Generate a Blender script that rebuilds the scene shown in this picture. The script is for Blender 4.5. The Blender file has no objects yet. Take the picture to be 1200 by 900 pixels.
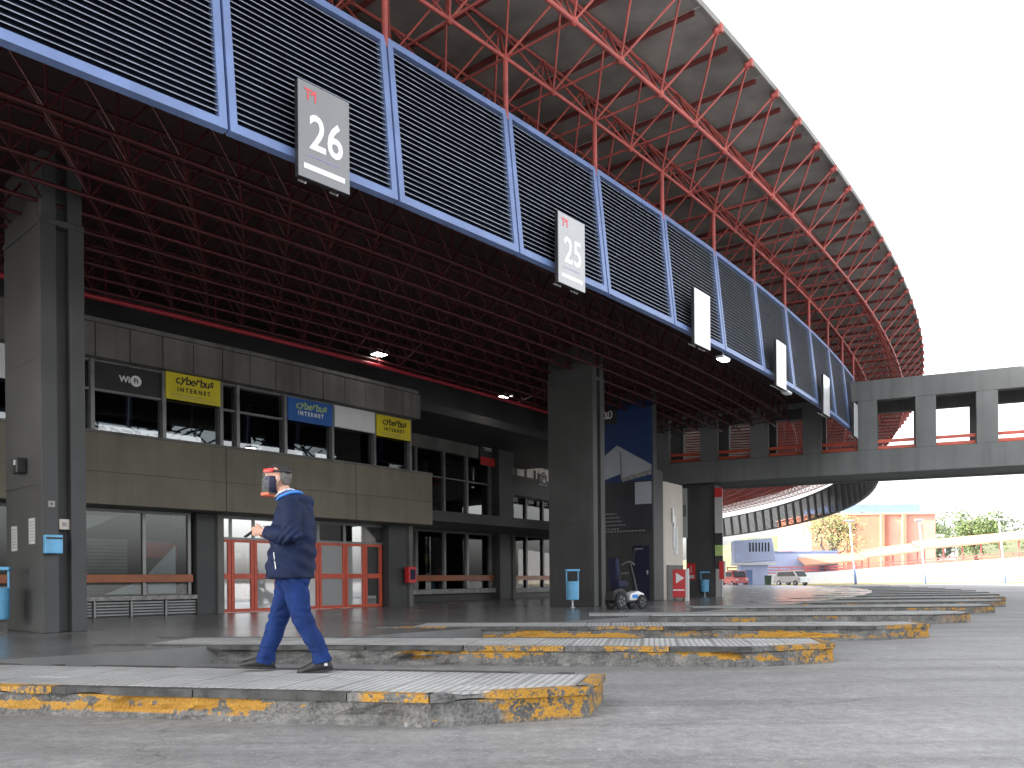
import bpy, bmesh, math, random
from mathutils import Vector, Matrix, Quaternion, noise
random.seed(7)
sc = bpy.context.scene
COL = sc.collection
R_ = math.radians

# ------------------------------------------------------------------ camera
cam_d = bpy.data.cameras.new('camera')
cam = bpy.data.objects.new('camera', cam_d)
COL.objects.link(cam)
cam.location = (0, 0, 1.0)
cam.rotation_mode = 'QUATERNION'
cam.rotation_quaternion = Quaternion((1, 0, 0), math.pi/2) @ Quaternion((0, 0, 1), -0.009)
cam_d.sensor_width = 36
cam_d.lens = 30.0
cam_d.shift_y = 230/1200
cam_d.clip_end = 3000
cam_d.clip_start = .1
sc.camera = cam

# ------------------------------------------------------------------ sky, sun, exposure
SUN_EL = R_(28.5)
SUN_DIR = Vector((-.97, -.25, 0)).normalized()
w = bpy.data.worlds.new('World')
sc.world = w
w.use_nodes = True
nt = w.node_tree
bg = nt.nodes['Background']
sky = nt.nodes.new('ShaderNodeTexSky')
sky.sky_type = 'NISHITA'
sky.sun_disc = False
sky.sun_elevation = SUN_EL
sky.sun_rotation = math.atan2(SUN_DIR.x, SUN_DIR.y)
sky.dust_density = 4.0
sky.air_density = 1.0
sky.ozone_density = 1.0
hsv = nt.nodes.new('ShaderNodeHueSaturation')
hsv.inputs['Saturation'].default_value = .18
nt.links.new(sky.outputs[0], hsv.inputs['Color'])
nt.links.new(hsv.outputs[0], bg.inputs[0])
bg.inputs[1].default_value = .15
sd = bpy.data.lights.new('sun', 'SUN')
sd.energy = 3.2
sd.angle = R_(.5)
sd.color = (1, .95, .87)
so = bpy.data.objects.new('sun', sd)
COL.objects.link(so)
so.location = (-60, -20, 60)
sdir = Vector((SUN_DIR.x*math.cos(SUN_EL), SUN_DIR.y*math.cos(SUN_EL), math.sin(SUN_EL)))
so.rotation_mode = 'QUATERNION'
so.rotation_quaternion = sdir.to_track_quat('Z', 'Y')
sc.view_settings.view_transform = 'Standard'
sc.view_settings.look = 'None'
sc.view_settings.gamma = 1
sc.view_settings.exposure = 2.2
sc.cycles.max_bounces = 8
sc.cycles.diffuse_bounces = 5
sc.cycles.transparent_max_bounces = 16

# ------------------------------------------------------------------ materials
MATS = {}
def N(t, kind, **kw):
    n = t.nodes.new(kind)
    for k, v in kw.items():
        if k in n.inputs: n.inputs[k].default_value = v
        else: setattr(n, k, v)
    return n

def base_mat(name):
    m = bpy.data.materials.new(name)
    m.use_nodes = True
    t = m.node_tree
    return m, t, t.nodes['Principled BSDF']

def noise_n(t, scale, detail=4, vec=None, rough=.55):
    n = N(t, 'ShaderNodeTexNoise', Scale=scale, Detail=detail, Roughness=rough)
    if vec is not None: t.links.new(vec, n.inputs['Vector'])
    return n

def pos(t):
    return t.nodes.new('ShaderNodeNewGeometry').outputs['Position']

def ramp(t, src, a, b, ca=(0, 0, 0, 1), cb=(1, 1, 1, 1)):
    r = t.nodes.new('ShaderNodeValToRGB')
    r.color_ramp.elements[0].position = a
    r.color_ramp.elements[0].color = ca
    r.color_ramp.elements[1].position = b
    r.color_ramp.elements[1].color = cb
    t.links.new(src, r.inputs[0])
    return r.outputs[0]

def mixc(t, f, a, b, mode='MIX'):
    m = t.nodes.new('ShaderNodeMix')
    m.data_type = 'RGBA'
    m.blend_type = mode
    for s, v in ((m.inputs[0], f), (m.inputs[6], a), (m.inputs[7], b)):
        if isinstance(v, (int, float)): s.default_value = v
        elif isinstance(v, tuple): s.default_value = v if len(v) == 4 else (*v, 1)
        else: t.links.new(v, s)
    return m.outputs[2]

def bump(t, b, h, strength, dist=.01):
    n = N(t, 'ShaderNodeBump', Strength=strength, Distance=dist)
    t.links.new(h, n.inputs['Height'])
    t.links.new(n.outputs[0], b.inputs['Normal'])

def mat(name, col, rough=.6, var=.25, scale=1.6, bmp=.0, bscale=40, metal=0, spec=.5, streak=0, rvar=.1, coat=0, emit=0):
    if name in MATS: return MATS[name]
    m, t, b = base_mat(name)
    p = pos(t)
    c = (*col, 1)
    n1 = noise_n(t, scale, 6, p)
    lo = tuple(x*(1-var) for x in col); hi = tuple(min(1, x*(1+var)) for x in col)
    out = ramp(t, n1.outputs[0], .3, .7, (*lo, 1), (*hi, 1))
    if streak:
        mp = N(t, 'ShaderNodeMapping'); mp.inputs['Scale'].default_value = (2.2, 2.2, .16)
        t.links.new(p, mp.inputs[0])
        n2 = noise_n(t, 1.3, 5, mp.outputs[0])
        s = ramp(t, n2.outputs[0], .45, .75)
        out = mixc(t, s, out, mixc(t, streak, out, tuple(x*.35 for x in col)))
    t.links.new(out, b.inputs['Base Color'])
    rr = N(t, 'ShaderNodeMapRange')
    rr.inputs[3].default_value = max(.02, rough-rvar); rr.inputs[4].default_value = min(1, rough+rvar)
    t.links.new(n1.outputs[0], rr.inputs[0])
    t.links.new(rr.outputs[0], b.inputs['Roughness'])
    b.inputs['Metallic'].default_value = metal
    b.inputs['Specular IOR Level'].default_value = spec
    if coat: b.inputs['Coat Weight'].default_value = coat; b.inputs['Coat Roughness'].default_value = .05
    if bmp:
        n3 = noise_n(t, bscale, 5, p)
        bump(t, b, n3.outputs[0], bmp)
    if emit:
        b.inputs['Emission Color'].default_value = c
        b.inputs['Emission Strength'].default_value = emit
    MATS[name] = m
    return m

def m_asphalt():
    m, t, b = base_mat('asphalt')
    p = pos(t)
    big = noise_n(t, .22, 5, p)
    mid = noise_n(t, 2.2, 8, p, .65)
    fine = noise_n(t, 90, 3, p)
    c = ramp(t, big.outputs[0], .3, .7, (.25, .25, .247, 1), (.38, .377, .37, 1))
    c = mixc(t, ramp(t, mid.outputs[0], .35, .7), mixc(t, .38, c, (.08, .08, .08)), c)
    c = mixc(t, ramp(t, fine.outputs[0], .62, .78), c, (.40, .40, .39))
    # long tyre-polished streaks along the lane
    mp = N(t, 'ShaderNodeMapping'); mp.inputs['Rotation'].default_value = (0, 0, R_(-18)); mp.inputs['Scale'].default_value = (.16, 1.5, 1)
    t.links.new(p, mp.inputs[0])
    st = noise_n(t, 1.1, 6, mp.outputs[0], .6)
    c = mixc(t, ramp(t, st.outputs[0], .47, .66), c, mixc(t, .5, c, (.10, .10, .10)))
    m2 = noise_n(t, 11, 6, p, .7)
    c = mixc(t, ramp(t, m2.outputs[0], .3, .6, (.55, .55, .55, 1), (0, 0, 0, 1)), c, (.09, .09, .09))
    m3 = noise_n(t, 34, 4, p, .7)
    c = mixc(t, ramp(t, m3.outputs[0], .56, .72, (0, 0, 0, 1), (.8, .8, .8, 1)), c, (.46, .455, .445))
    # repaired patches
    vp = N(t, 'ShaderNodeTexVoronoi', Scale=.16); t.links.new(p, vp.inputs['Vector'])
    sx = t.nodes.new('ShaderNodeSeparateColor'); t.links.new(vp.outputs['Color'], sx.inputs[0])
    c = mixc(t, ramp(t, sx.outputs[0], .6, .62, (0, 0, 0, 1), (.22, .22, .22, 1)), c, (.11, .11, .112))
    # oil spots
    so_ = noise_n(t, .9, 3, p)
    c = mixc(t, ramp(t, so_.outputs[0], .68, .76), c, mixc(t, .55, c, (.045, .045, .045)))
    # cracks
    vd = N(t, 'ShaderNodeVectorMath', operation='MULTIPLY_ADD')
    nn = noise_n(t, 1.4, 4, p)
    t.links.new(nn.outputs['Color'], vd.inputs[0]); vd.inputs[1].default_value = (.9, .9, .0)
    t.links.new(p, vd.inputs[2])
    vo = N(t, 'ShaderNodeTexVoronoi', feature='DISTANCE_TO_EDGE', Scale=.33)
    t.links.new(vd.outputs[0], vo.inputs['Vector'])
    cr = ramp(t, vo.outputs['Distance'], .0, .007, (1, 1, 1, 1), (0, 0, 0, 1))
    gate = noise_n(t, .5, 2, p)
    g2 = N(t, 'ShaderNodeMath', operation='MULTIPLY'); t.links.new(cr, g2.inputs[0]); t.links.new(ramp(t, gate.outputs[0], .48, .6), g2.inputs[1])
    g3 = N(t, 'ShaderNodeMath', operation='MULTIPLY'); t.links.new(g2.outputs[0], g3.inputs[0]); g3.inputs[1].default_value = .4
    c = mixc(t, g3.outputs[0], c, (.05, .05, .05))
    # specks of litter / pale grit
    v2 = N(t, 'ShaderNodeTexVoronoi', Scale=2.2); t.links.new(p, v2.inputs['Vector'])
    c = mixc(t, ramp(t, v2.outputs['Distance'], .022, .032, (1, 1, 1, 1), (0, 0, 0, 1)), c, (.5, .5, .48))
    t.links.new(c, b.inputs['Base Color'])
    rr = N(t, 'ShaderNodeMapRange'); rr.inputs[3].default_value = .5; rr.inputs[4].default_value = .78
    t.links.new(mid.outputs[0], rr.inputs[0]); t.links.new(rr.outputs[0], b.inputs['Roughness'])
    ad = N(t, 'ShaderNodeMath', operation='MULTIPLY_ADD'); t.links.new(mid.outputs[0], ad.inputs[0]); ad.inputs[1].default_value = 1.2
    t.links.new(fine.outputs[0], ad.inputs[2])
    bump(t, b, ad.outputs[0], .35, .012)
    return m

def m_floor():
    m, t, b = base_mat('polished_floor')
    p = pos(t)
    a = noise_n(t, .6, 6, p); f = noise_n(t, 60, 3, p)
    c = ramp(t, a.outputs[0], .3, .7, (.13, .13, .13, 1), (.21, .207, .20, 1))
    c = mixc(t, ramp(t, f.outputs[0], .5, .8), c, (.15, .15, .145))
    st = noise_n(t, .8, 3, p)
    c = mixc(t, ramp(t, st.outputs[0], .6, .72), c, mixc(t, .5, c, (.03, .03, .03)))
    t.links.new(c, b.inputs['Base Color'])
    rr = N(t, 'ShaderNodeMapRange'); rr.inputs[3].default_value = .14; rr.inputs[4].default_value = .34
    t.links.new(a.outputs[0], rr.inputs[0]); t.links.new(rr.outputs[0], b.inputs['Roughness'])
    bump(t, b, a.outputs[0], .04, .02)
    return m

def m_kerb():
    m, t, b = base_mat('worn_yellow_kerb')
    p = pos(t)
    a = noise_n(t, 3.2, 6, p, .65); f = noise_n(t, 45, 4, p); g = noise_n(t, .75, 3, p)
    k2 = noise_n(t, 9, 7, p, .7)
    conc = ramp(t, a.outputs[0], .36, .66, (.045, .045, .045, 1), (.22, .215, .205, 1))
    conc = mixc(t, ramp(t, k2.outputs[0], .35, .6, (.75, .75, .75, 1), (0, 0, 0, 1)), conc, (.04, .04, .038))
    conc = mixc(t, ramp(t, k2.outputs[0], .6, .72), conc, (.34, .335, .32))
    conc = mixc(t, ramp(t, f.outputs[0], .4, .7), conc, mixc(t, .4, conc, (.3, .3, .29)))
    sep = t.nodes.new('ShaderNodeSeparateXYZ'); t.links.new(p, sep.inputs[0])
    # paint lives on a band of the face, worn off in patches
    zb = ramp(t, sep.outputs['Z'], .04, .05)
    tc = t.nodes.new('ShaderNodeTexCoord'); mp = N(t, 'ShaderNodeMapping'); mp.inputs['Scale'].default_value = (.55, .55, 5)
    t.links.new(tc.outputs['Object'], mp.inputs[0])
    oi = t.nodes.new('ShaderNodeObjectInfo'); ofs = N(t, 'ShaderNodeMath', operation='MULTIPLY'); t.links.new(oi.outputs['Random'], ofs.inputs[0]); ofs.inputs[1].default_value = 40
    cmb = t.nodes.new('ShaderNodeCombineXYZ'); t.links.new(ofs.outputs[0], cmb.inputs[0]); t.links.new(cmb.outputs[0], mp.inputs['Location'])
    g = noise_n(t, 1.0, 3, mp.outputs[0])
    sm = N(t, 'ShaderNodeMath', operation='MULTIPLY_ADD'); t.links.new(k2.outputs[0], sm.inputs[0]); sm.inputs[1].default_value = .45
    t.links.new(g.outputs[0], sm.inputs[2])
    bd = t.nodes.new('ShaderNodeAttribute'); bd.attribute_name = 'band'
    s2 = N(t, 'ShaderNodeMath', operation='MULTIPLY_ADD'); t.links.new(bd.outputs['Fac'], s2.inputs[0]); s2.inputs[1].default_value = .25; t.links.new(sm.outputs[0], s2.inputs[2])
    pm = ramp(t, s2.outputs[0], .985, 1.005)
    mu = N(t, 'ShaderNodeMath', operation='MULTIPLY'); t.links.new(zb, mu.inputs[0]); t.links.new(pm, mu.inputs[1])
    at = t.nodes.new('ShaderNodeAttribute'); at.attribute_name = 'paint'
    mx = N(t, 'ShaderNodeMath', operation='MAXIMUM'); t.links.new(mu.outputs[0], mx.inputs[0])
    wear = N(t, 'ShaderNodeMath', operation='MULTIPLY'); t.links.new(at.outputs['Fac'], wear.inputs[0]); w2 = N(t, 'ShaderNodeMath', operation='MULTIPLY_ADD'); t.links.new(f.outputs[0], w2.inputs[0]); w2.inputs[1].default_value = .35; t.links.new(k2.outputs[0], w2.inputs[2])
    t.links.new(ramp(t, w2.outputs[0], .63, .67), wear.inputs[1])
    t.links.new(wear.outputs[0], mx.inputs[1])
    yel = ramp(t, f.outputs[0], .3, .7, (.30, .15, .018, 1), (.50, .26, .03, 1))
    c = mixc(t, mx.outputs[0], conc, yel)
    t.links.new(c, b.inputs['Base Color'])
    b.inputs['Roughness'].default_value = .75
    ad = N(t, 'ShaderNodeMath', operation='MULTIPLY_ADD'); t.links.new(a.outputs[0], ad.inputs[0]); ad.inputs[1].default_value = 1.5
    t.links.new(f.outputs[0], ad.inputs[2])
    bump(t, b, ad.outputs[0], .8, .02)
    return m

def m_tile():
    m, t, b = base_mat('ribbed_tile')
    tc = t.nodes.new('ShaderNodeTexCoord')
    wv = N(t, 'ShaderNodeTexWave', Scale=4.9, wave_type='BANDS', bands_direction='X')
    t.links.new(tc.outputs['Object'], wv.inputs['Vector'])
    p = pos(t)
    a = noise_n(t, 2.0, 6, p, .65)
    c = ramp(t, a.outputs[0], .3, .72, (.34, .34, .335, 1), (.56, .56, .55, 1))
    oi = t.nodes.new('ShaderNodeObjectInfo')
    c = mixc(t, ramp(t, oi.outputs['Random'], 0, 1, (.0, 0, 0, 1), (.4, .4, .4, 1)), c, (.24, .24, .235))
    groove = ramp(t, wv.outputs[0], .12, .4, (1, 1, 1, 1), (0, 0, 0, 1))
    g2 = N(t, 'ShaderNodeMath', operation='MULTIPLY'); t.links.new(groove, g2.inputs[0]); g2.inputs[1].default_value = .5
    c = mixc(t, g2.outputs[0], c, (.10, .10, .10))
    t.links.new(c, b.inputs['Base Color'])
    b.inputs['Roughness'].default_value = .7
    bump(t, b, wv.outputs[0], .6, .012)
    return m

def m_glass(name, tint=(.75, .78, .78), refl=.09):
    m = bpy.data.materials.new(name); m.use_nodes = True
    t = m.node_tree; t.nodes.clear()
    o = t.nodes.new('ShaderNodeOutputMaterial')
    tr = t.nodes.new('ShaderNodeBsdfTransparent'); tr.inputs[0].default_value = (*tint, 1)
    gl = t.nodes.new('ShaderNodeBsdfGlossy'); gl.inputs['Roughness'].default_value = .015
    fr = N(t, 'ShaderNodeFresnel', IOR=1.55)
    ad = N(t, 'ShaderNodeMath', operation='ADD'); t.links.new(fr.outputs[0], ad.inputs[0]); ad.inputs[1].default_value = refl
    ad.use_clamp = True
    mx = t.nodes.new('ShaderNodeMixShader')
    t.links.new(ad.outputs[0], mx.inputs[0]); t.links.new(tr.outputs[0], mx.inputs[1]); t.links.new(gl.outputs[0], mx.inputs[2])
    t.links.new(mx.outputs[0], o.inputs[0])
    return m

def m_film():
    m = bpy.data.materials.new('clear_film'); m.use_nodes = True
    t = m.node_tree; t.nodes.clear()
    o = t.nodes.new('ShaderNodeOutputMaterial')
    tr = t.nodes.new('ShaderNodeBsdfTransparent')
    p = t.nodes.new('ShaderNodeBsdfPrincipled'); p.inputs['Base Color'].default_value = (.8, .82, .8, 1); p.inputs['Roughness'].default_value = .1
    mx = t.nodes.new('ShaderNodeMixShader'); mx.inputs[0].default_value = .05
    t.links.new(tr.outputs[0], mx.inputs[1]); t.links.new(p.outputs[0], mx.inputs[2]); t.links.new(mx.outputs[0], o.inputs[0])
    return m

def m_leaf(name, a, b_):
    m, t, b = base_mat(name)
    oi = noise_n(t, .9, 3, pos(t))
    n2 = noise_n(t, 9, 2, pos(t))
    mm = N(t, 'ShaderNodeMath', operation='MULTIPLY_ADD'); t.links.new(n2.outputs[0], mm.inputs[0]); mm.inputs[1].default_value = .6; 
    t.links.new(oi.outputs[0], mm.inputs[2])
    c = ramp(t, mm.outputs[0], .5, 1.0, (*a, 1), (*b_, 1))
    t.links.new(c, b.inputs['Base Color'])
    b.inputs['Roughness'].default_value = .6
    return m

M = {}
M['asphalt'] = m_asphalt(); M['floor'] = m_floor(); M['kerb'] = m_kerb(); M['tile'] = m_tile()
M['glass'] = m_glass('window_glass', (.7, .73, .73), .02); M['dglass'] = m_glass('dark_glass', (.35, .37, .38), .12); M['film'] = m_film(); M['rglass'] = m_glass('mirror_film_glass', (.7, .73, .73), .55)
def m_frost():
    m = bpy.data.materials.new('frosted_door_film'); m.use_nodes = True
    t = m.node_tree; t.nodes.clear()
    o = t.nodes.new('ShaderNodeOutputMaterial')
    di = t.nodes.new('ShaderNodeBsdfDiffuse'); di.inputs[0].default_value = (.85, .86, .86, 1)
    tl = t.nodes.new('ShaderNodeBsdfTranslucent'); tl.inputs[0].default_value = (.85, .86, .86, 1)
    gl = t.nodes.new('ShaderNodeBsdfGlossy'); gl.inputs['Roughness'].default_value = .03
    a = t.nodes.new('ShaderNodeMixShader'); a.inputs[0].default_value = .45
    b_ = t.nodes.new('ShaderNodeMixShader'); b_.inputs[0].default_value = .42
    t.links.new(di.outputs[0], a.inputs[1]); t.links.new(tl.outputs[0], a.inputs[2])
    t.links.new(a.outputs[0], b_.inputs[1]); t.links.new(gl.outputs[0], b_.inputs[2]); t.links.new(b_.outputs[0], o.inputs[0])
    return m
M['frost'] = m_frost()
M['nosing'] = mat('kerb_edge_concrete', (.058, .058, .056), .8, .6, 7, .8, 50)
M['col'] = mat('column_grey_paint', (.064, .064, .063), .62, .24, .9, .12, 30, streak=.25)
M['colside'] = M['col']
M['conc'] = mat('frieze_concrete', (.16, .155, .145), .8, .25, 1.1, .25, 25, streak=.6)
M['parapet'] = mat('parapet_concrete', (.185, .168, .128), .78, .16, .7, .15, 40, streak=.35)
M['bridge'] = mat('bridge_concrete', (.155, .162, .16), .75, .18, .6, .2, 25, streak=.4)
M['dark'] = mat('dark_wall_paint', (.06, .06, .06), .6, .25, .8, .1, 30, streak=.3)
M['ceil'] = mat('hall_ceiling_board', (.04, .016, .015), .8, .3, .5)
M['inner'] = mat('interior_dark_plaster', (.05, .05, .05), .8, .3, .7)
M['blue'] = mat('blue_frame_paint', (.17, .245, .47), .42, .12, 2.2, streak=.25)
M['slat'] = mat('shade_navy_louvre', (.012, .016, .035), .5, .2, 3)  # shade on the blue blades' undersides, put into a dark navy
M['slatlip'] = mat('lit_louvre_lip', (.27, .30, .36), .55, .35, 6)  # light catching the blade edges, put into a paler colour
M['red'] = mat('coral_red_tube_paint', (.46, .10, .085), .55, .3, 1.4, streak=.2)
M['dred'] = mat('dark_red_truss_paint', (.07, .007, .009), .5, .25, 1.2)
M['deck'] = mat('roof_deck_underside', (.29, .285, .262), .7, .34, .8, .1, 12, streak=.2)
M['dred2'] = mat('maroon_purlin_paint', (.20, .05, .046), .55, .25, 2)
M['pipe'] = mat('crimson_pipe_paint', (.34, .02, .035), .45, .2, 3)
M['coral'] = mat('door_frame_coral_paint', (.60, .09, .045), .4, .15, 3)
M['steel'] = mat('anodised_mullion', (.22, .22, .22), .4, .2, 3, metal=.5)
M['sill'] = mat('chipped_pale_sill', (.30, .29, .28), .75, .4, 9, .4, 40)
M['orange'] = mat('orange_guard_bar', (.34, .10, .035), .45, .25, 1.5)
M['white'] = mat('white_sheet', (.74, .75, .76), .5, .06, 2)
M['black'] = mat('black_plastic', (.02, .02, .022), .45, .3, 5)
M['board'] = mat('grey_board_face', (.19, .19, .195), .3, .06, 2, coat=.6)
M['board25'] = mat('lighter_grey_board_face', (.38, .38, .38), .22, .06, 2, coat=.6)
M['boardglare'] = mat('glare_white_board_face', (.72, .73, .74), .22, .04, 2, coat=.6)  # sky glare on the grey boards, put into the base colour
M['letter'] = mat('white_lettering', (.86, .86, .86), .45, .03, 3)
M['redlet'] = mat('red_lettering', (.75, .08, .08), .45, .05, 3)
M['blueline'] = mat('thin_blue_line', (.3, .3, .6), .45, .05, 3)
M['yellow'] = mat('yellow_sign_face', (.72, .60, .02), .4, .1, 1.5)
M['bsign'] = mat('blue_sign_face', (.02, .12, .42), .4, .12, 1.5)
M['lime'] = mat('lime_lettering', (.45, .6, .2), .5, .1, 3)
M['bin'] = mat('light_blue_bin_paint', (.14, .42, .68), .4, .14, 6, streak=.2)
M['redbox'] = mat('red_cabinet_paint', (.62, .025, .03), .35, .1, 5)
M['cream'] = mat('cream_wall_paint', (.62, .57, .50), .7, .08, 1)
M['metal'] = mat('galvanised_metal', (.45, .46, .47), .4, .2, 5, metal=.7)
M['rubber'] = mat('tyre_rubber', (.02, .02, .02), .8, .2, 10)
M['paper'] = mat('paper_notice', (.5, .5, .49), .8, .12, 18)
M['lamp'] = mat('lit_lamp_panel', (1, .98, .9), .5, 0, 1, emit=6)
M['pavement'] = mat('pale_pavement', (.42, .41, .39), .8, .15, .7)
M['fwhite'] = mat('far_white_wall', (.80, .80, .80), .8, .06, .3)
M['fpink'] = mat('orange_building_wall', (.50, .20, .13), .8, .1, .2)
M['fpink2'] = mat('pink_building_wall', (.62, .31, .24), .8, .1, .2)
M['fblue'] = mat('blue_band_wall', (.17, .25, .46), .8, .1, .3)
M['kiosk'] = mat('lilac_blue_cabin_wall', (.46, .53, .74), .7, .08, .8)
M['canopyroof'] = mat('pale_salmon_canopy', (.44, .24, .16), .7, .1, .6)
M['rail'] = mat('pinkish_red_rail', (.62, .16, .14), .6, .1, 2)
M['bark'] = mat('grey_bark', (.10, .08, .065), .9, .3, 5, .5, 20)
M['leafy'] = m_leaf('yellow_green_leaves', (.11, .13, .045), (.25, .24, .09))
M['leafg'] = m_leaf('green_leaves', (.045, .075, .02), (.12, .17, .045))
M['leafd'] = m_leaf('dark_green_leaves', (.03, .05, .02), (.08, .11, .04))
M['hill'] = mat('scrub_hill', (.12, .13, .06), .9, .3, .05)
M['car'] = mat('white_car_paint', (.75, .75, .74), .3, .05, 2, coat=.5)
M['carred'] = mat('red_car_paint', (.55, .05, .05), .3, .05, 2, coat=.5)
M['carglass'] = mat('dark_car_glass', (.03, .035, .045), .08, .1, 2)
M['greenbin'] = mat('dark_green_plastic', (.03, .07, .04), .5, .1, 4)
M['skin'] = mat('skin', (.52, .29, .21), .5, .1, 14)
M['jacket'] = mat('navy_jacket_cloth', (.008, .016, .05), .75, .35, 5, .3, 120, spec=.25)
M['jeans'] = mat('blue_denim', (.010, .030, .125), .85, .35, 7, .3, 160, spec=.2)
M['shoe'] = mat('black_shoe', (.015, .015, .016), .55, .2, 14)
M['hair'] = mat('dark_greying_hair', (.018, .016, .015), .7, .5, 40, .6, 160)
M['hairgrey'] = mat('grey_hair', (.13, .12, .11), .8, .5, 60, .5, 160)
M['lining'] = mat('bright_blue_lining', (.05, .24, .72), .6, .1, 9)
M['shirt'] = mat('pale_checked_shirt', (.55, .58, .62), .8, .35, 45)
M['mask'] = mat('navy_face_mask', (.012, .016, .045), .8, .1, 30)
M['visor'] = mat('red_visor_band', (.80, .07, .06), .4, .05, 20)
M['trim'] = mat('orange_shield_trim', (.85, .19, .10), .4, .05, 20)
M['sky_print'] = mat('printed_blue_sky', (.013, .042, .15), .5, .35, .45)
M['print_white'] = mat('printed_white_hall', (.42, .45, .50), .5, .12, .8)
M['print_dark'] = mat('printed_dark_base', (.03, .032, .04), .5, .3, 1)
M['print_text'] = mat('printed_grey_text', (.22, .22, .23), .5, .1, 5)
M['sock'] = mat('white_sock', (.6, .6, .62), .9, .1, 30)
M['kerbyel'] = mat('far_yellow_line', (.65, .5, .12), .7, .2, 1)

# ------------------------------------------------------------------ mesh helpers
class MB:
    def __init__(s): s.v = []; s.f = []; s.smooth = False
    def add(s, vs, fs):
        o = len(s.v); s.v += [tuple(x) for x in vs]; s.f += [tuple(i+o for i in f) for f in fs]; return s
    def box(s, x0, x1, y0, y1, z0, z1, T=None):
        vs = [Vector((x, y, z)) for z in (z0, z1) for x, y in ((x0, y0), (x1, y0), (x1, y1), (x0, y1))]
        if T: vs = [T @ p for p in vs]
        return s.add(vs, [(3, 2, 1, 0), (4, 5, 6, 7), (0, 1, 5, 4), (1, 2, 6, 5), (2, 3, 7, 6), (3, 0, 4, 7)])
    def prism(s, poly, z0, z1):
        n = len(poly)
        vs = [(x, y, z0) for x, y in poly] + [(x, y, z1) for x, y in poly]
        fs = [tuple(range(n-1, -1, -1)), tuple(range(n, 2*n))] + [(i, (i+1) % n, n+(i+1) % n, n+i) for i in range(n)]
        return s.add(vs, fs)
    def xprism(s, poly, y0, y1):        # polygon in x,z extruded along y
        n = len(poly)
        vs = [(x, y0, z) for x, z in poly] + [(x, y1, z) for x, z in poly]
        fs = [tuple(range(n)), tuple(range(2*n-1, n-1, -1))] + [(i, n+i, n+(i+1) % n, (i+1) % n) for i in range(n)]
        return s.add(vs, fs)
    def arc(s, R0, R1, t0, t1, z0, z1, step=.6, z0b=None, z1b=None):
        n = max(1, int(math.ceil(abs(t1-t0)/step)))
        vs = []; fs = []
        for i in range(n+1):
            th = t0+(t1-t0)*i/n
            vs += [pol(R0, th, z0), pol(R1, th, z0), pol(R1, th, z1), pol(R0, th, z1)]
        for i in range(n):
            a = 4*i; b = a+4
            fs += [(a, b, b+1, a+1), (a+1, b+1, b+2, a+2), (a+2, b+2, b+3, a+3), (a+3, b+3, b, a)]
        fs += [(0, 1, 2, 3), (4*n+3, 4*n+2, 4*n+1, 4*n)]
        return s.add(vs, fs)
    def tube(s, p, q, r, n=6, r2=None):
        return s.sweep([p, q], [r, r if r2 is None else r2], n)
    def sweep(s, pts, rad, n=8, flat=None):
        pts = [Vector(p) for p in pts]
        if not hasattr(rad, '__len__'): rad = [rad]*len(pts)
        prev = None; rings = []
        for i, p in enumerate(pts):
            d = (pts[min(i+1, len(pts)-1)]-pts[max(i-1, 0)]).normalized()
            if prev is None:
                a = d.orthogonal().normalized()
                ref = Vector((0, 1, 0)) if abs(d.y) < .9 else Vector((1, 0, 0))
                a = (ref-d*ref.dot(d)).normalized()
            else:
                a = (prev-d*prev.dot(d)).normalized()
            prev = a; b = d.cross(a)
            r = rad[i]
            ra, rb = (r if hasattr(r, '__len__') else (r, r))
            rings.append([p+a*math.cos(2*math.pi*k/n)*ra+b*math.sin(2*math.pi*k/n)*rb for k in range(n)])
        return s.rings(rings)
    def rings(s, rings, cap=True):
        n = len(rings[0]); vs = [p for r in rings for p in r]; fs = []
        for i in range(len(rings)-1):
            for k in range(n):
                a = i*n+k; b = i*n+(k+1) % n
                fs.append((a, b, b+n, a+n))
        if cap:
            fs.append(tuple(range(n-1, -1, -1))); fs.append(tuple(range((len(rings)-1)*n, len(rings)*n)))
        return s.add(vs, fs)
    def lathe(s, prof, n=20, c=(0, 0, 0), cap=True):
        return s.rings([[Vector((c[0]+r*math.cos(2*math.pi*k/n), c[1]+r*math.sin(2*math.pi*k/n), c[2]+z)) for k in range(n)] for r, z in prof], cap)
    def ell(s, c, r, n=16, m=10, fn=None):
        rr = []
        for i in range(m+1):
            a = -math.pi/2+math.pi*i/m
            rr.append([Vector((c[0]+r[0]*math.cos(a)*math.cos(2*math.pi*k/n), c[1]+r[1]*math.cos(a)*math.sin(2*math.pi*k/n), c[2]+r[2]*math.sin(a))) for k in range(n)])
        if fn: rr = [[fn(p) for p in q] for q in rr]
        return s.rings(rr, False)
    def mesh(s, name, m=None, off=None):
        me = bpy.data.meshes.new(name)
        vs = s.v if off is None else [(x-off[0], y-off[1], z-off[2]) for x, y, z in s.v]
        me.from_pydata(vs, [], s.f); 
        bm = bmesh.new(); bm.from_mesh(me)
        bmesh.ops.recalc_face_normals(bm, faces=bm.faces)
        bm.to_mesh(me); bm.free()
        if s.smooth: me.shade_smooth()
        if m is not None: me.materials.append(M[m] if isinstance(m, str) else m)
        return me
    def build(s, name, m, parent=None, bevel=0):
        off = parent['_o'] if parent is not None and '_o' in parent else None
        me = s.mesh(name, m, off)
        o = link(name, me, parent)
        if bevel:
            b = o.modifiers.new('bevel', 'BEVEL'); b.width = bevel; b.segments = 2; b.limit_method = 'ANGLE'
        return o

CX, CY = -92.35, 93.92
def pol(R, th, z=0):
    a = R_(th); return Vector((CX+R*math.cos(a), CY+R*math.sin(a), z))

def link(name, me, parent=None):
    o = bpy.data.objects.new(name, me); COL.objects.link(o)
    if parent is not None: o.parent = parent
    return o

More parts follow.
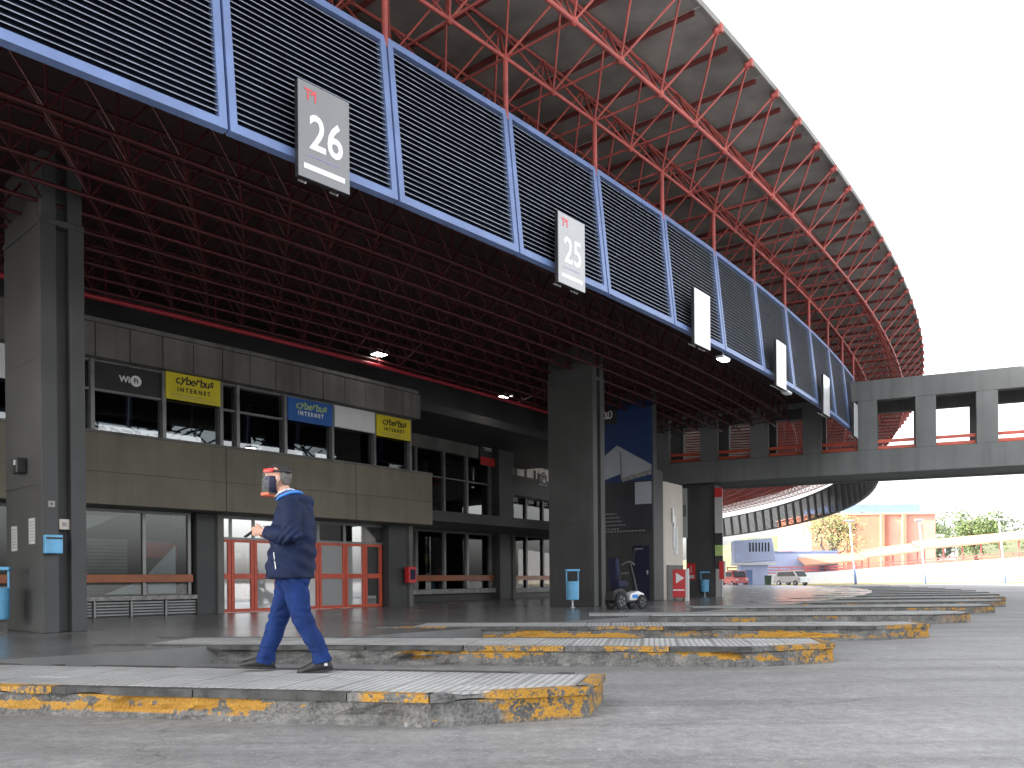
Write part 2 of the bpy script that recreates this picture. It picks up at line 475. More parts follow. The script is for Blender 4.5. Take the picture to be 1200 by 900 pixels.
def tag(o, label=None, cat=None, group=None, kind=None):
    for k, v in (('label', label), ('category', cat), ('group', group), ('kind', kind)):
        if v: o[k] = v
    return o

THINGS = []
def thing(name, label, cat, loc=(0, 0, 0), rz=0, group=None, world=False):
    """an Empty at the thing's base; world=True means its parts' vertices are given in world space"""
    o = bpy.data.objects.new(name, None); COL.objects.link(o)
    o.empty_display_size = .2
    o.location = loc; o.rotation_euler = (0, 0, rz)
    if world: o['_o'] = tuple(loc)
    THINGS.append(o)
    return tag(o, label, cat, group)

def struct(name, mb, m): return tag(mb.build(name, m), kind='structure')

def face_rot(th): return R_(th)+math.pi/2      # local -Y looks outwards, +X runs along the curve

UNIT = None
def unit_tube():
    global UNIT
    if UNIT is None:
        b = MB(); b.tube((0, 0, 0), (0, 0, 1), 1, 6); b.smooth = True
        UNIT = b
    return UNIT
UM = {}
def strut(name, p, q, r, m, parent):
    p, q = Vector(p), Vector(q)
    if m not in UM: UM[m] = unit_tube().mesh('strut_'+m, m)
    o = link(name, UM[m], parent)
    off = Vector(parent['_o']) if '_o' in parent else Vector((0, 0, 0))
    d = q-p
    o.location = p-off
    o.rotation_mode = 'QUATERNION'
    o.rotation_quaternion = d.to_track_quat('Z', 'Y')
    o.scale = (r, r, d.length)
    return o

def text(body, size, m, parent, loc, name='lettering', ext=.003, shear=0, offset=0, align='CENTER', sx=1.0, rot=None, space=1.0):
    cu = bpy.data.curves.new(name, 'FONT'); cu.body = body; cu.size = size; cu.extrude = ext
    cu.align_x = align; cu.align_y = 'CENTER'; cu.shear = shear; cu.offset = offset; cu.space_character = space
    cu.resolution_u = 3
    tmp = bpy.data.objects.new('tmp', cu); COL.objects.link(tmp)
    me = bpy.data.meshes.new_from_object(tmp)
    bpy.data.objects.remove(tmp)
    me.materials.clear(); me.materials.append(M[m])
    o = link(name, me, parent)
    o.location = loc; o.rotation_euler = rot or (math.pi/2, 0, 0); o.scale = (sx, 1, 1)
    return o

def curve_tube(R, t0, t1, z, r, step=.35, n=6):
    b = MB(); k = max(2, int(abs(t1-t0)/step))
    b.sweep([pol(R, t0+(t1-t0)*i/k, z) for i in range(k+1)], r, n); b.smooth = True
    return b

def copy_tree(o, parent=None):
    c = o.copy(); COL.objects.link(c); c.parent = parent
    for ch in list(o.children): copy_tree(ch, c)
    return c

# ================================================================== GROUND
b = MB(); b.add([(-700, -300, 0), (900, -300, 0), (900, 1300, 0), (-700, 1300, 0)], [(0, 1, 2, 3)])
struct('road', b, 'asphalt')
b = MB(); b.arc(99.5, 121.6, -62, 24, -.05, .215, .5)
struct('concourse_floor', b, 'floor')
b = MB(); b.arc(70, 99.5, -62, 24, -.05, .06, .8)
struct('rear_pavement', b, 'pavement')

# ================================================================== BOARDING PLATFORMS
ENDS = [(127.8, -43.37), (127.6, -41.13), (127.4, -38.9), (127.1, -36.45), (127.0, -33.9)]
AX = [-13.0, -9.3, -7.2, -4.6, -2.0]
while len(ENDS) < 15:
    ENDS.append((127.0, ENDS[-1][1]+2.5)); AX.append(ENDS[-1][1]+32)
ORD = ['nearest', 'second', 'third', 'fourth', 'fifth', 'sixth', 'seventh', 'eighth', 'ninth', 'tenth', 'eleventh', 'twelfth', 'thirteenth', 'fourteenth', 'farthest']
def outline(L):      # local x along the platform to its outer end, y across; end corner at origin
    return [(-L, -.6), (-1.0, -.6), (0, 0), (.0, .82), (-.25, .9), (-L, .9)]
def kerb_mesh(L, seed, rough, near, k_=0, band=1.0):
    rnd = random.Random(seed)
    poly = outline(L)
    pts = []; corner = []
    for i in range(len(poly)-1):
        p, q = Vector(poly[i]), Vector(poly[i+1]); n = max(1, int((q-p).length/(.09 if near else .8)))
        for k in range(n): pts.append(p.lerp(q, k/n)); corner.append(i)
    pts.append(Vector(poly[-1])); corner.append(4)
    cen = Vector((-L/2, .15))
    zs = [0, .035, .07, .11, .15, .172] if near else [0, .172]
    vs = []; paint = []
    for j, z in enumerate(zs):
        for i, p in enumerate(pts):
            nx = Vector((0, -1)) if corner[i] == 0 else (Vector((.5, -.86)) if corner[i] == 1 else (Vector((1, 0)) if corner[i] == 2 else Vector((0, 1))))
            d = 0
            if near:
                h = noise.noise(Vector((p.x*1.1, p.y*1.1+seed*7, z*4)))+.5*noise.noise(Vector((p.x*4, seed*3, z*9)))
                d = -.012*rnd.random()-max(0, h-.05)*rough*(1 if z > .04 else .25)
                if corner[i] in (1, 2): d *= .25
            vs.append((p.x+nx.x*d, p.y+nx.y*d, z))
            paint.append(1.0 if (((corner[i] == 1 and p.x > (-.55 if k_ == 0 else -.45)) or corner[i] == 2) and .03 < z) else 0.0)
    n = len(pts); fs = []
    for j in range(len(zs)-1):
        for i in range(n-1): fs.append((j*n+i, j*n+i+1, (j+1)*n+i+1, (j+1)*n+i))
    fs.append(tuple((len(zs)-1)*n+i for i in range(n)))
    me = bpy.data.meshes.new('kerb'); me.from_pydata(vs, [], fs)
    at = me.attributes.new('paint', 'FLOAT', 'POINT')
    for i, v in enumerate(paint): at.data[i].value = v
    a2 = me.attributes.new('band', 'FLOAT', 'POINT')
    for i in range(len(vs)): a2.data[i].value = band
    me.materials.append(M['kerb'])
    return me
far_kerb = kerb_mesh(8.2, 99, .0, False, 0, .6)
tile_me = None
def tile_mesh():
    b = MB(); h = .21-.004
    b.box(-h, h, -h, h, 0, .014)
    return b.mesh('tile', 'tile')
tile_me = tile_mesh()
b = MB(); b.prism([(-8.2, -.58), (-1.0, -.58), (-.02, .01), (-.02, .8), (-.27, .88), (-8.2, .88)], .16, .2)
slab_far = b.mesh('paving_bed', 'nosing')
b = MB(); b.prism([(-8.2, -.47), (-1.0, -.47), (-.1, .06), (-.1, .75), (-.3, .8), (-8.2, .8)], .2, .228)
top_far = b.mesh('ribbed_top', 'tile')
nos_me = {}
def nosing_piece(L, seed, painted):
    b = MB(); rnd = random.Random(seed)
    n = int(L/.06); rings = []
    for i in range(n+1):
        x = (L-.012)*i/n
        c = max(0, noise.noise(Vector((x*2.2, seed*5.1, 0)))-.12)*.11
        o = -.0+.006*rnd.random()
        rings.append([Vector((x, o+c, .172+c*.25)), Vector((x, .12, .172)), Vector((x, .12, .229)), Vector((x, o+c*1.3, .229-c*.35))])
    b.rings(rings)
    me = b.mesh('kerb_edge', 'kerb' if painted else 'nosing')
    wp = random.Random(seed+3).uniform(.55, 1)
    at = me.attributes.new('paint', 'FLOAT', 'POINT')
    for i in range(len(me.vertices)): at.data[i].value = 1.0 if me.vertices[i].co.x > L*(1-wp) else 0.0
    return me
for k, ((Re, te), ax) in enumerate(zip(ENDS, AX)):
    near = k < 3
    L_ = 10.0 if k == 0 else 9.1
    o = thing('boarding_platform', None, 'platform', pol(Re, te), R_(ax), 'boarding platforms between the bus bays')
    o['label'] = ('nearest raised boarding platform, under the walking man, ribbed top and worn yellow kerb' if k == 0 else
        'second boarding platform from the camera, kerb crumbled away along its long side' if k == 1 else
        '%s of the raised boarding platforms fanning out from the concourse' % (ORD[k]) if k == 14 else
        '%s boarding platform from the camera, raised strip with worn yellow end' % ORD[k])
    if near:
        link('kerb', kerb_mesh(L_, k+1, (.10, .24, .08)[k], True, k, (1.0, .72, .9)[k]), o)
        b = MB(); b.prism([(-L_, -.5), (-1.02, -.5), (-.1, .06), (-.1, .76), (-.28, .82), (-L_, .82)], .165, .211); b.build('paving_bed', 'nosing', o)
        # edge pieces along the front, round the end
        x = -L_; s_ = 0
        while x < -1.05:
            L = min(1.2, -1.0-x)
            e = link('kerb_edge', nosing_piece(L, k*31+s_, (k == 0 and s_ >= 7) or random.Random(k*9+s_).random() < .3), o); e.location = (x, -.628, 0); x += 1.2; s_ += 1
        for (p, q) in (((-1.0, -.62), (.02, -.01)), ((.02, 0), (.02, .84)), ((-.25, .92), (-5.2, .92)), ((-5.2, .92), (-L_, .92))):
            d = Vector(q)-Vector(p)
            e = link('kerb_edge', nosing_piece(d.length, k*17+5, p[0] > -2 and p[1] < .5), o); e.location = (*p, 0); e.rotation_euler = (0, 0, math.atan2(d.y, d.x))
        b = MB(); b.prism([(-.955, -.475), (-.86, -.475), (-.19, -.07), (-.955, -.07)], .212, .227); b.build('cut_tile', 'tile', o)
        for i in range(int((L_-.4)/.42)):
            for j in range(3):
                cx, cy = -.33-i*.42, -.27+j*.42
                if i <= 1 and j == 0: continue
                tl = link('tile', tile_me, o); tl.location = (cx, cy, .212+random.uniform(0, .004)); tl.rotation_euler = (random.uniform(-.004, .004), random.uniform(-.004, .004), 0)
    else:
        link('kerb', far_kerb, o); link('paving_bed', slab_far, o); link('ribbed_top', top_far, o)

# ================================================================== LOUVRE SCREEN
TJ = [-43.2+1.255*k for k in range(-2, 12)]
LZ0, LZ1 = 6.5, 9.0
LR0, LR1 = 121.98, 121.72
PW = 2*122*math.sin(R_(1.255/2))
lean = math.atan2(LR0-LR1, LZ1-LZ0)
def frame_part(name, x0, x1, z0, z1, parent):
    b = MB(); b.box(x0, x1, -.05, .07, z0, z1); return b.mesh(name, 'blue')
NS = 28
W2 = PW/2-.02
H = LZ1-LZ0
fm = {'stile_a': frame_part('stile', -W2, -W2+.1, 0, H, None), 'stile_b': frame_part('stile', W2-.1, W2, 0, H, None),
      'bottom_rail': frame_part('bottom_rail', -W2+.1, W2-.1, 0, .12, None), 'top_rail': frame_part('top_rail', -W2+.1, W2-.1, H-.1, H, None)}
b = MB()
sw = W2-.101
pit = (H-.22)/NS
b.xprism([(-0, 0)]*3, 0, 0) if False else None
prof = [(-.03, 0), (-.03, .013), (.045, pit*1.08), (.05, pit*1.08-.004), (-.022, .0)]
vs = [(x, y, z) for x in (-sw, sw) for y, z in prof]
n = len(prof)
b.add(vs, [tuple(range(n)), tuple(range(2*n-1, n-1, -1))]+[(i, (i+1) % n, n+(i+1) % n, n+i) for i in range(n)])
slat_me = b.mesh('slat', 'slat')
slat_me.materials.append(M['slatlip'])
for p in slat_me.polygons:      # folded front lip gets the paler colour, light painted on each blade edge
    c = p.center
    if c.y < -.0285 and abs(p.normal.y) > .8: p.material_index = 1
b = MB(); b.box(-sw, sw, .052, .06, .11, H-.09); back_me = b.mesh('shade_backing', 'slat')  # added dark sheet, paints the shade in the gaps between blades
PLAB = ['blue framed louvre panel at the far left edge, cut off by the picture', 'large blue framed louvre panel left of the grey 26 board', 'blue framed louvre panel behind the grey 26 board',
        'blue framed louvre panel between the 26 board and the 25 board', 'blue framed louvre panel behind the 25 board', 'blue framed louvre panel just right of the 25 board',
        'blue framed louvre panel behind the glare-white board after the 25 board', 'blue framed louvre panel between the third and fourth bay boards',
        'blue framed louvre panel behind the fourth bay board', 'narrow looking louvre panel between the fourth and fifth bay boards',
        'narrow looking louvre panel behind the fifth bay board', 'louvre panel between the fifth and the last bay board', 'last louvre panel of the near run, against the footbridge']
for k in range(len(TJ)-1):
    tm = (TJ[k]+TJ[k+1])/2
    o = thing('louvre_panel', PLAB[k], 'louvre panel', pol(LR0, tm, LZ0), face_rot(tm), 'blue louvre panels hung above the concourse edge')
    o.rotation_euler = Matrix.Rotation(face_rot(tm), 3, 'Z').to_euler()
    o.rotation_euler.x = 0
    mtx = Matrix.Rotation(face_rot(tm), 4, 'Z') @ Matrix.Rotation(-lean, 4, 'X')
    o.rotation_euler = mtx.to_euler()
    for nm in ('stile_a', 'stile_b', 'bottom_rail', 'top_rail'): link('stile' if 'stile' in nm else nm, fm[nm], o)
    link('shade_backing', back_me, o)
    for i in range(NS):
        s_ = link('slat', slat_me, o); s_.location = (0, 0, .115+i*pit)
# far run, seen from inside beyond the bridge
b = MB()
b.box(-W2, -W2+.26, -.05, .07, 0, H); b.box(W2-.26, W2, -.05, .07, 0, H); b.box(-W2, W2, -.049, .069, 0, .12); b.box(-W2, W2, -.049, .069, H-.1, H)
for i in range(17):
    z = .14+i*(H-.22)/17
    T = Matrix.Translation((0, 0, z)) @ Matrix.Rotation(R_(38), 4, 'X')
    b.box(-sw, sw, -.012, .13, 0, .012, T)
far_panel = b.mesh('louvre_panel', 'black')  # backlit silhouette put into the colour as plain black
for k in range(32):
    tm = -26.9+1.255*k
    o = link('louvre_panel', far_panel); o.location = pol(LR0, tm, LZ0)
    o.rotation_euler = (Matrix.Rotation(face_rot(tm), 4, 'Z') @ Matrix.Rotation(-lean, 4, 'X')).to_euler()
    tag(o, 'louvre panel painted black as a backlit silhouette in the curved run seen far below the footbridge', 'louvre panel', 'far louvre panels beyond the footbridge')

# bay number boards
BT = [(-42.61, '26'), (-40.11, '25'), (-37.71, ''), (-35.27, ''), (-33.0, ''), (-30.6, '')]
BLAB = ['grey bay board reading T1 26 hung on the louvres', 'paler grey bay board reading 25 hung on the louvres', 'bay board painted white with glare, third from the left on the louvres',
        'bay board painted white with glare, fourth from the left on the louvres', 'narrow looking glare-white bay board, fifth from the left', 'last glare-white bay board, hanging in front of the footbridge']
for (th, num), lab in zip(BT, BLAB):
    o = thing('bay_board', lab, 'sign', pol(122.2, th, 6.2), face_rot(th), 'bay number boards')
    b = MB(); b.box(-.4, .4, -.0, .07, 0, 1.24); b.build('casing', 'black', o, .004)
    b = MB(); b.box(-.398, .398, -.012, -.0, .003, 1.237); b.build('face', 'board' if num == '26' else ('board25' if num == '25' else 'boardglare'), o)
    for x in (-.25, .25):
        b = MB(); b.tube((x, .06, -.03), (x, .22, .06), .015); b.build('bracket', 'metal', o)
    if num:
        text(num, .64, 'letter', o, (.03, -.013, .6), offset=.01, sx=.85)
        text('T1', .2, 'redlet', o, (-.2, -.013, 1.08), offset=.002)
        b = MB(); b.xprism([(-.176, 1.15), (-.15, 1.15), (-.15, 1.118), (-.205, 1.085), (-.205, 1.112)], -.0165, -.0125); b.build('numeral_flag', 'redlet', o)
        b = MB(); b.box(-.32, .32, -.0165, -.0125, .12, .19); b.build('white_bar', 'letter', o)
        b = MB(); b.box(-.28, .22, -.0165, -.0125, .30, .308); b.build('thin_line', 'blueline', o)

for th, lab in ((-36.85, 'small lit floodlight under the louvres, nearer of the two'), (-34.6, 'small floodlight under the louvres near the footbridge')):
    o = thing('floodlight', lab, 'floodlight', pol(121.9, th, 6.33), face_rot(th), 'floodlights under the louvres')
    b = MB(); b.box(-.22, .22, -.1, .1, 0, .07); b.build('housing', 'metal', o, .01)
    b = MB(); b.box(-.19, .19, -.08, .08, -.012, -.001); b.build('lens', 'lamp' if th < -36 else 'white', o)
    b = MB(); b.tube((0, 0, .07), (0, 0, .18), .02); b.build('bracket', 'metal', o)

# ================================================================== HIGH ROOF: SPACE FRAME AND DECK
ZB, ZT = 9.9, 11.1
DT = 1.255/2
RB = [123.2-1.45*i for i in range(6)]
RT = [124.0]+[123.92-1.45*i for i in range(1, 7)]
roof = thing('terminal_roof', 'curved high roof on a red tubular space frame, sweeping over the louvres', 'roof', pol(112, -38, 0), 0, None, True)
J0, J1 = -4, 96
TH = lambda j: -43.2+DT*j
for i, R in enumerate(RB):
    curve_tube(R, TH(J0), TH(J1), ZB, .042 if i == 0 else .036, DT).build('bottom_chord', 'red', roof)
for i, R in enumerate(RT):
    if i == 0: continue
    curve_tube(R, TH(J0)+DT/2, TH(J1)-DT/2, ZT-.05, .034, DT).build('top_chord', 'red', roof)
segs = []
for j in range(J0, J1):
    for i in range(len(RT)):
        T = pol(RT[i], TH(j)+DT/2, ZT-.05)
        for ib in (i-1, i):
            if 0 <= ib < len(RB):
                for jj in (j, j+1):
                    segs.append(('web_strut', T, pol(RB[ib], TH(jj), ZB), .022))
    for i in range(len(RB)-1):
        segs.append(('cross_tube', pol(RB[i], TH(j), ZB), pol(RB[i+1], TH(j), ZB), .022))
segs.sort(key=lambda s_: (s_[1]-Vector((2, 4, 1))).length)
cnt = {}
restb = MB()
for nm, p, q, r in segs:
    cnt[nm] = cnt.get(nm, 0)+1
    if cnt[nm] <= (290 if nm == 'web_strut' else 110): strut(nm, p, q, r, 'red', roof)
    else: restb.tube(p, q, r, 5)
tag(restb.build('web_strut_field', 'red', roof), kind='stuff')
nb = MB(); nb.ell((0, 0, 0), (.075, .075, .075), 8, 5); nb.smooth = True
node_me = nb.mesh('node', 'red')
for j in range(J0, J1-30):
    for R, z, d in ((RB[0], ZB, 0), (RT[0], ZT-.05, DT/2)):
        o = link('node', node_me, roof); o.location = pol(R, TH(j)+d, z)-Vector(roof['_o'])
    if j < 30:
        o = link('node', node_me, roof); o.location = pol(RB[1], TH(j), ZB)-Vector(roof['_o'])
cb = MB(); cb.box(-.04, .04, -.035, .04, -.1, .05); cap_me = cb.mesh('edge_cap', 'red')
for j in range(J0, J1-20):
    o = link('edge_cap', cap_me, roof); o.location = pol(124.08, TH(j)+DT/2, ZT)-Vector(roof['_o']); o.rotation_euler = (0, 0, face_rot(TH(j)+DT/2))
for k in range(len(TJ)):      # hanger posts from the frame down to the louvre heads
    strut('hanger_post', pol(RB[1], TJ[k], ZB), pol(RB[1], TJ[k], 8.85), .05, 'red', roof)
for j in range(J0, J1):
    th = TH(j)
    b = MB(); b.arc(104, 124.02, th+.006, th+DT-.006, ZT+.045+.01*(j % 2), ZT+.1, DT); b.build('roof_panel', 'deck', roof)
    b = MB()
    p0, p1 = pol(104, th, 0), pol(123.9, th, 0)
    d = (p1-p0).normalized(); nrm = Vector((-d.y, d.x, 0))*.024
    vs = [p+sg*nrm+Vector((0, 0, z)) for p in (p0, p1) for sg in (-1, 1) for z in (ZT-.05, ZT+.04)]
    b.add(vs, [(0, 1, 3, 2), (4, 6, 7, 5), (0, 4, 5, 1), (2, 3, 7, 6), (0, 2, 6, 4), (1, 5, 7, 3)])
    b.build('purlin', 'dred2', roof)
for R in (122.2, 119.4, 116.6):
    b = MB(); b.arc(R-.05, R+.05, TH(J0), TH(J1), ZT-.02, ZT+.043, DT); b.build('deck_batten', 'deck', roof)
b = MB(); b.arc(95, 104, TH(J0)-14, TH(J1), ZT+.05, ZT+.2, 1); b.build('inner_roof_slab', 'deck', roof)
b = MB(); b.arc(95, 124.02, TH(J0)-14, TH(J0)-.01, ZT+.05, ZT+.1, 1); b.build('roof_slab_behind', 'deck', roof)
b = MB(); b.arc(124.02, 124.07, TH(J0)-14, TH(J1), ZT+.02, ZT+.13, DT); b.build('roof_edge_trim', 'deck', roof)

# ================================================================== HALL CEILING AND ITS RED TRUSSES
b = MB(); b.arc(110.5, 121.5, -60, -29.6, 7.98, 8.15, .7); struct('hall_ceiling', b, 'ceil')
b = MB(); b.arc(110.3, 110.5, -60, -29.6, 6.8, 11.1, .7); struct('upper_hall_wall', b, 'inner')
NT = 10
TRL = ['first in from the louvres', 'second in from the louvres', 'third in from the louvres', 'fourth in from the louvres', 'fifth in from the louvres', 'sixth in from the louvres', 'seventh in from the louvres', 'eighth in from the louvres', 'ninth in, near the window wall', 'last one before the crimson pipe']
for i in range(NT):
    R = 119.6-.74*i; zb = 7.2; zt = 7.85
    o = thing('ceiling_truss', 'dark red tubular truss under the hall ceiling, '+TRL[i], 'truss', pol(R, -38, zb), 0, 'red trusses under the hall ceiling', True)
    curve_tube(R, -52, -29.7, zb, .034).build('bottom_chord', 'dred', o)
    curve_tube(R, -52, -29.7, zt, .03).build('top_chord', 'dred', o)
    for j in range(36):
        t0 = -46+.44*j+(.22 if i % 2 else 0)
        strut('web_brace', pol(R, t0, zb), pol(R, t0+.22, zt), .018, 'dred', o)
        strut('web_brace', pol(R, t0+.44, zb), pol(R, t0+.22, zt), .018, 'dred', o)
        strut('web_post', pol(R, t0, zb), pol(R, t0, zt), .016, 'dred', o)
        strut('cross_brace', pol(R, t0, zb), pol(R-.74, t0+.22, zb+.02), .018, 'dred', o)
o = thing('red_pipe', 'long crimson pipe running along the top of the window wall', 'pipe', pol(112.8, -38, 7.1), 0, None, True)
curve_tube(112.8, -52, -29.7, 7.1, .06).build('pipe', 'pipe', o)
for j in range(12):
    strut('hanger', pol(112.8, -46+1.3*j, 7.1), pol(112.8, -46+1.3*j, 7.95), .012, 'pipe', o)
b = MB(); b.arc(100.5, 100.8, -29, 24, 4.2, 11.1, 1); struct('added_sun_blocker', b, 'inner')  # wall added to block sun from the far concourse and roof underside
# small lit lamps
for p, lab in (((-3.64, 23.86, 7.35), 'small lit square ceiling lamp, the nearer one above the doors'), ((-.18, 29.5, 7.35), 'small lit square ceiling lamp beside the grey column head')):
    o = thing('ceiling_lamp', lab, 'lamp', p, R_(45), 'lit lamps under the hall ceiling')
    b = MB(); b.box(-.2, .2, -.2, .2, 0, .09); b.build('housing', 'metal', o)
    b = MB(); b.box(-.17, .17, -.17, .17, -.012, -.001); b.build('diffuser', 'lamp', o)
    b = MB(); b.tube((0, 0, .09), (0, 0, 1.1), .012); b.build('stem', 'black', o)

# ================================================================== COLUMNS
CLAB = ['broad grey concrete column at the left with blue box and notices', 'grey concrete column in mid concourse beside the blue litter bin']
for k, (th, R) in enumerate(((-43.25, 116.75), (-36.02, 117.3))):
    o = thing('column', CLAB[k], 'column', pol(R, th, .215), face_rot(th), 'grooved concrete columns')
    D_ = 1.75 if k == 0 else 1.5
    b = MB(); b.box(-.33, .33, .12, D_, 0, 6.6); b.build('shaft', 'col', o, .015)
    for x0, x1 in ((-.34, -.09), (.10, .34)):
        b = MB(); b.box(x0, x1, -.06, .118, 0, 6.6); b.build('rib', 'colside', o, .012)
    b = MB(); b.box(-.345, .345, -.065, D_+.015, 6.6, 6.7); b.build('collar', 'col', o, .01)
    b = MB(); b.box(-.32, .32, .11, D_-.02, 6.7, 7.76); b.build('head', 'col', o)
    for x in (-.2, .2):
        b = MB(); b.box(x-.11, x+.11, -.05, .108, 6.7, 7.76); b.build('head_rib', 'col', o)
    for z in (2.4, 4.45):
        b = MB(); b.box(-.332, .332, .118, D_+.002, z, z+.012); b.build('pour_joint', 'black', o)
COLM = Matrix.Translation(pol(116.75, -43.25, .215)) @ Matrix.Rotation(face_rot(-43.25), 4, 'Z')
COLR = face_rot(-43.25)
def on_col(name, lab, cat, loc): return thing(name, lab, cat, COLM @ Vector(loc), COLR)
o = on_col('wall_box', 'light blue box fixed to the left column', 'box', (-.2, -.06, 1.28))
b = MB(); b.box(-.13, .13, -.13, 0, 0, .3); b.build('case', 'bin', o, .015); b = MB(); b.box(-.12, .12, -.138, -.128, .23, .26); b.build('slot', 'black', o)
o = on_col('switch_box', 'small off-white box on the left column above the blue box', 'box', (.02, .11, 1.68))
b = MB(); b.box(-.08, .08, -.1, 0, 0, .17); b.build('case', 'cream', o, .008); b = MB(); b.box(-.03, .03, -.108, -.1, .05, .12); b.build('dial', 'sill', o)
o = on_col('square_plate', 'tiny square plate high on the left column rib', 'plate', (-.2, -.06, 2.03))
b = MB(); b.box(-.05, .05, -.02, 0, 0, .1); b.build('plate', 'sill', o); b = MB(); b.tube((0, -.02, .05), (0, -.03, .05), .015); b.build('screw', 'black', o)
for (y, z, h, lab) in ((.42, 1.45, .42, 'narrow paper notice on the dark side of the left column near its rib'), (1.3, 1.36, .42, 'framed grey notice on the dark side of the left column near the bin')):
    o = on_col('paper_notice', lab, 'notice', (-.33, y, z))
    b = MB(); b.box(-.012, 0, -.14, .14, 0, h); b.build('sheet', 'paper', o); b = MB()
    for q in range(7): b.box(-.0135, -.012, -.1, .1, .05+q*.05, .065+q*.05)
    b.build('print', 'print_text', o)
o = on_col('wall_lamp', 'black lamp fitting with a pale lens on the left column side', 'lamp', (-.33, .75, 2.62))
b = MB(); b.box(-.16, 0, -.1, .12, 0, .26); b.build('case', 'black', o, .02); b = MB(); b.box(-.175, -.16, -.06, .0, .14, .22); b.build('lens', 'white', o)

# ================================================================== TERMINAL FACADE
bld = thing('terminal_building', 'two storey terminal building with brown concrete parapet, glass shopfronts and dark window band', 'building', pol(111, -39, .215), 0, None, True)
FT0, FT1 = -50.0, -36.65
# parapet in panels, two courses
jts = [-50, -47.2, -44.9, -42.6, -40.435, -38.3, -36.65]
for a, c in zip(jts, jts[1:]):
    for z0, z1 in ((2.78, 3.5), (3.508, 4.36)):
        b = MB(); b.arc(111.72, 112.0, a+.006, c-.006, z0, z1, .4); b.build('parapet_panel', 'parapet', bld, .006)
b = MB(); b.arc(111.71, 111.985, FT0, FT1-.001, 2.79, 4.35, .6); b.build('parapet_core', 'dark', bld)
b = MB(); b.arc(110.6, 111.7, FT0, FT1, 2.76, 2.95, .6); b.build('soffit', 'dark', bld)
b = MB(); b.arc(111.6, 112.02, FT0, FT1, 4.362, 4.42, .6); b.build('parapet_coping', 'conc', bld, .006)
t = -46.0
while t < -37.25:
    b = MB(); b.arc(111.7, 112.0, t+.005, t+.39, 6.06, 6.8, .4); b.build('frieze_panel', 'conc', bld, .006); t += .395
b = MB(); b.arc(111.5, 111.75, -50, -37.0, 6.07, 6.78, .6); b.build('frieze_core', 'dark', bld)
b = MB(); b.arc(110.4, 112.06, -50, -37.0, 6.805, 6.9, .6); b.build('eaves_slab', 'conc', bld)
# upper window band
mul = [-46, -45.1, -44.2, -43.1, -42.03, -41.18, -40.41, -40.17, -39.43, -38.61, -37.79, -37.01]
for m_ in mul:
    b = MB(); b.arc(111.5, 111.74, m_-.022, m_+.022, 4.42, 6.06, .4); b.build('mullion', 'steel', bld)
for i, (a, c) in enumerate(zip(mul, mul[1:])):
    b = MB(); b.arc(111.6, 111.615, a+.022, c-.022, 4.42, 6.06, .4); b.build('pane', 'dglass', bld)
    if i in (3, 4, 6, 7):
        b = MB(); b.arc(111.57, 111.69, a+.023, c-.023, 5.37, 5.41, .4); b.build('transom', 'steel', bld)
b = MB(); b.arc(111.57, 111.7, -46, -37.01, 6.02, 6.058, .4); b.build('window_head', 'steel', bld)
# black top light with the wireless mark
b = MB(); b.arc(111.64, 111.66, -42.0, -41.205, 5.412, 6.015, .3); b.build('black_window_film', 'black', bld)
# floor, back wall of the upper rooms (open in the middle, the yard behind shows through)
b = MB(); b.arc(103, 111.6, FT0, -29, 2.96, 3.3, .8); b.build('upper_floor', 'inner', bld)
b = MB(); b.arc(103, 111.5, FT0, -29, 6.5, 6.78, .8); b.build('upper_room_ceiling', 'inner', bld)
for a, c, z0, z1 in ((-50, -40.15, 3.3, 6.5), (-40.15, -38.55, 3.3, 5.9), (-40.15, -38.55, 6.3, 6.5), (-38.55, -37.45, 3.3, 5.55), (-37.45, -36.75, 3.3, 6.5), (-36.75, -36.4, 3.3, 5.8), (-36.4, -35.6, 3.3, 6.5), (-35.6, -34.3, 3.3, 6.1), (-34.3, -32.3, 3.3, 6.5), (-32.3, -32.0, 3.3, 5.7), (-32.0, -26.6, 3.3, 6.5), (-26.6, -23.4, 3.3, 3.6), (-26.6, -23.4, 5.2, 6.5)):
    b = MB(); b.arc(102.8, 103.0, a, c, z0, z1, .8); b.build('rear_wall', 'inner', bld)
rnd = random.Random(5)
b = MB()
for i in range(150):      # tangle of tubes of the rear roof frame behind the glass
    th = rnd.uniform(-40.2, -34.4); z = rnd.uniform(5.5, 6.5)
    b.tube(pol(103.4, th, z), pol(103.4+rnd.uniform(0, .7), th+rnd.uniform(-.4, .4), z+rnd.uniform(-.5, .5)), .03, 4)
tag(b.build('rear_roof_frame', 'black', bld), kind='stuff')
# ground floor: shopfront
for (a, c) in ((-47.2, -45.4), (-45.4, -43.6), (-43.6, -42.3), (-42.3, -41.28), (-41.28, -40.68)):
    b = MB(); b.arc(111.0, 111.012, a+.02, c-.02, .72, 2.7, .4); b.build('shop_pane', 'glass', bld)
    b = MB(); b.arc(110.95, 111.06, c-.02, c+.02, .72, 2.74, .4); b.build('mullion', 'steel', bld)
b = MB(); b.arc(110.94, 111.07, -47.2, -40.66, 2.7, 2.76, .4); b.build('window_head', 'steel', bld)
b = MB(); b.arc(110.85, 111.22, -47.2, -40.62, .6, .71, .4); b.build('sill', 'sill', bld, .012)
b = MB(); b.arc(110.9, 111.1, -47.2, -40.64, .2, .6, .4); b.build('stall_riser', 'dark', bld)
for a in [-47.2+.44*i for i in range(15)]:
    for q in range(5):
        b = MB(); b.arc(111.1, 111.15, a+.03, a+.42, .25+q*.07, .285+q*.07, .5); b.build('grille_slat', 'steel', bld)
    b = MB(); b.arc(111.1, 111.16, a, a+.025, .22, .6, .5); b.build('grille_post', 'steel', bld)
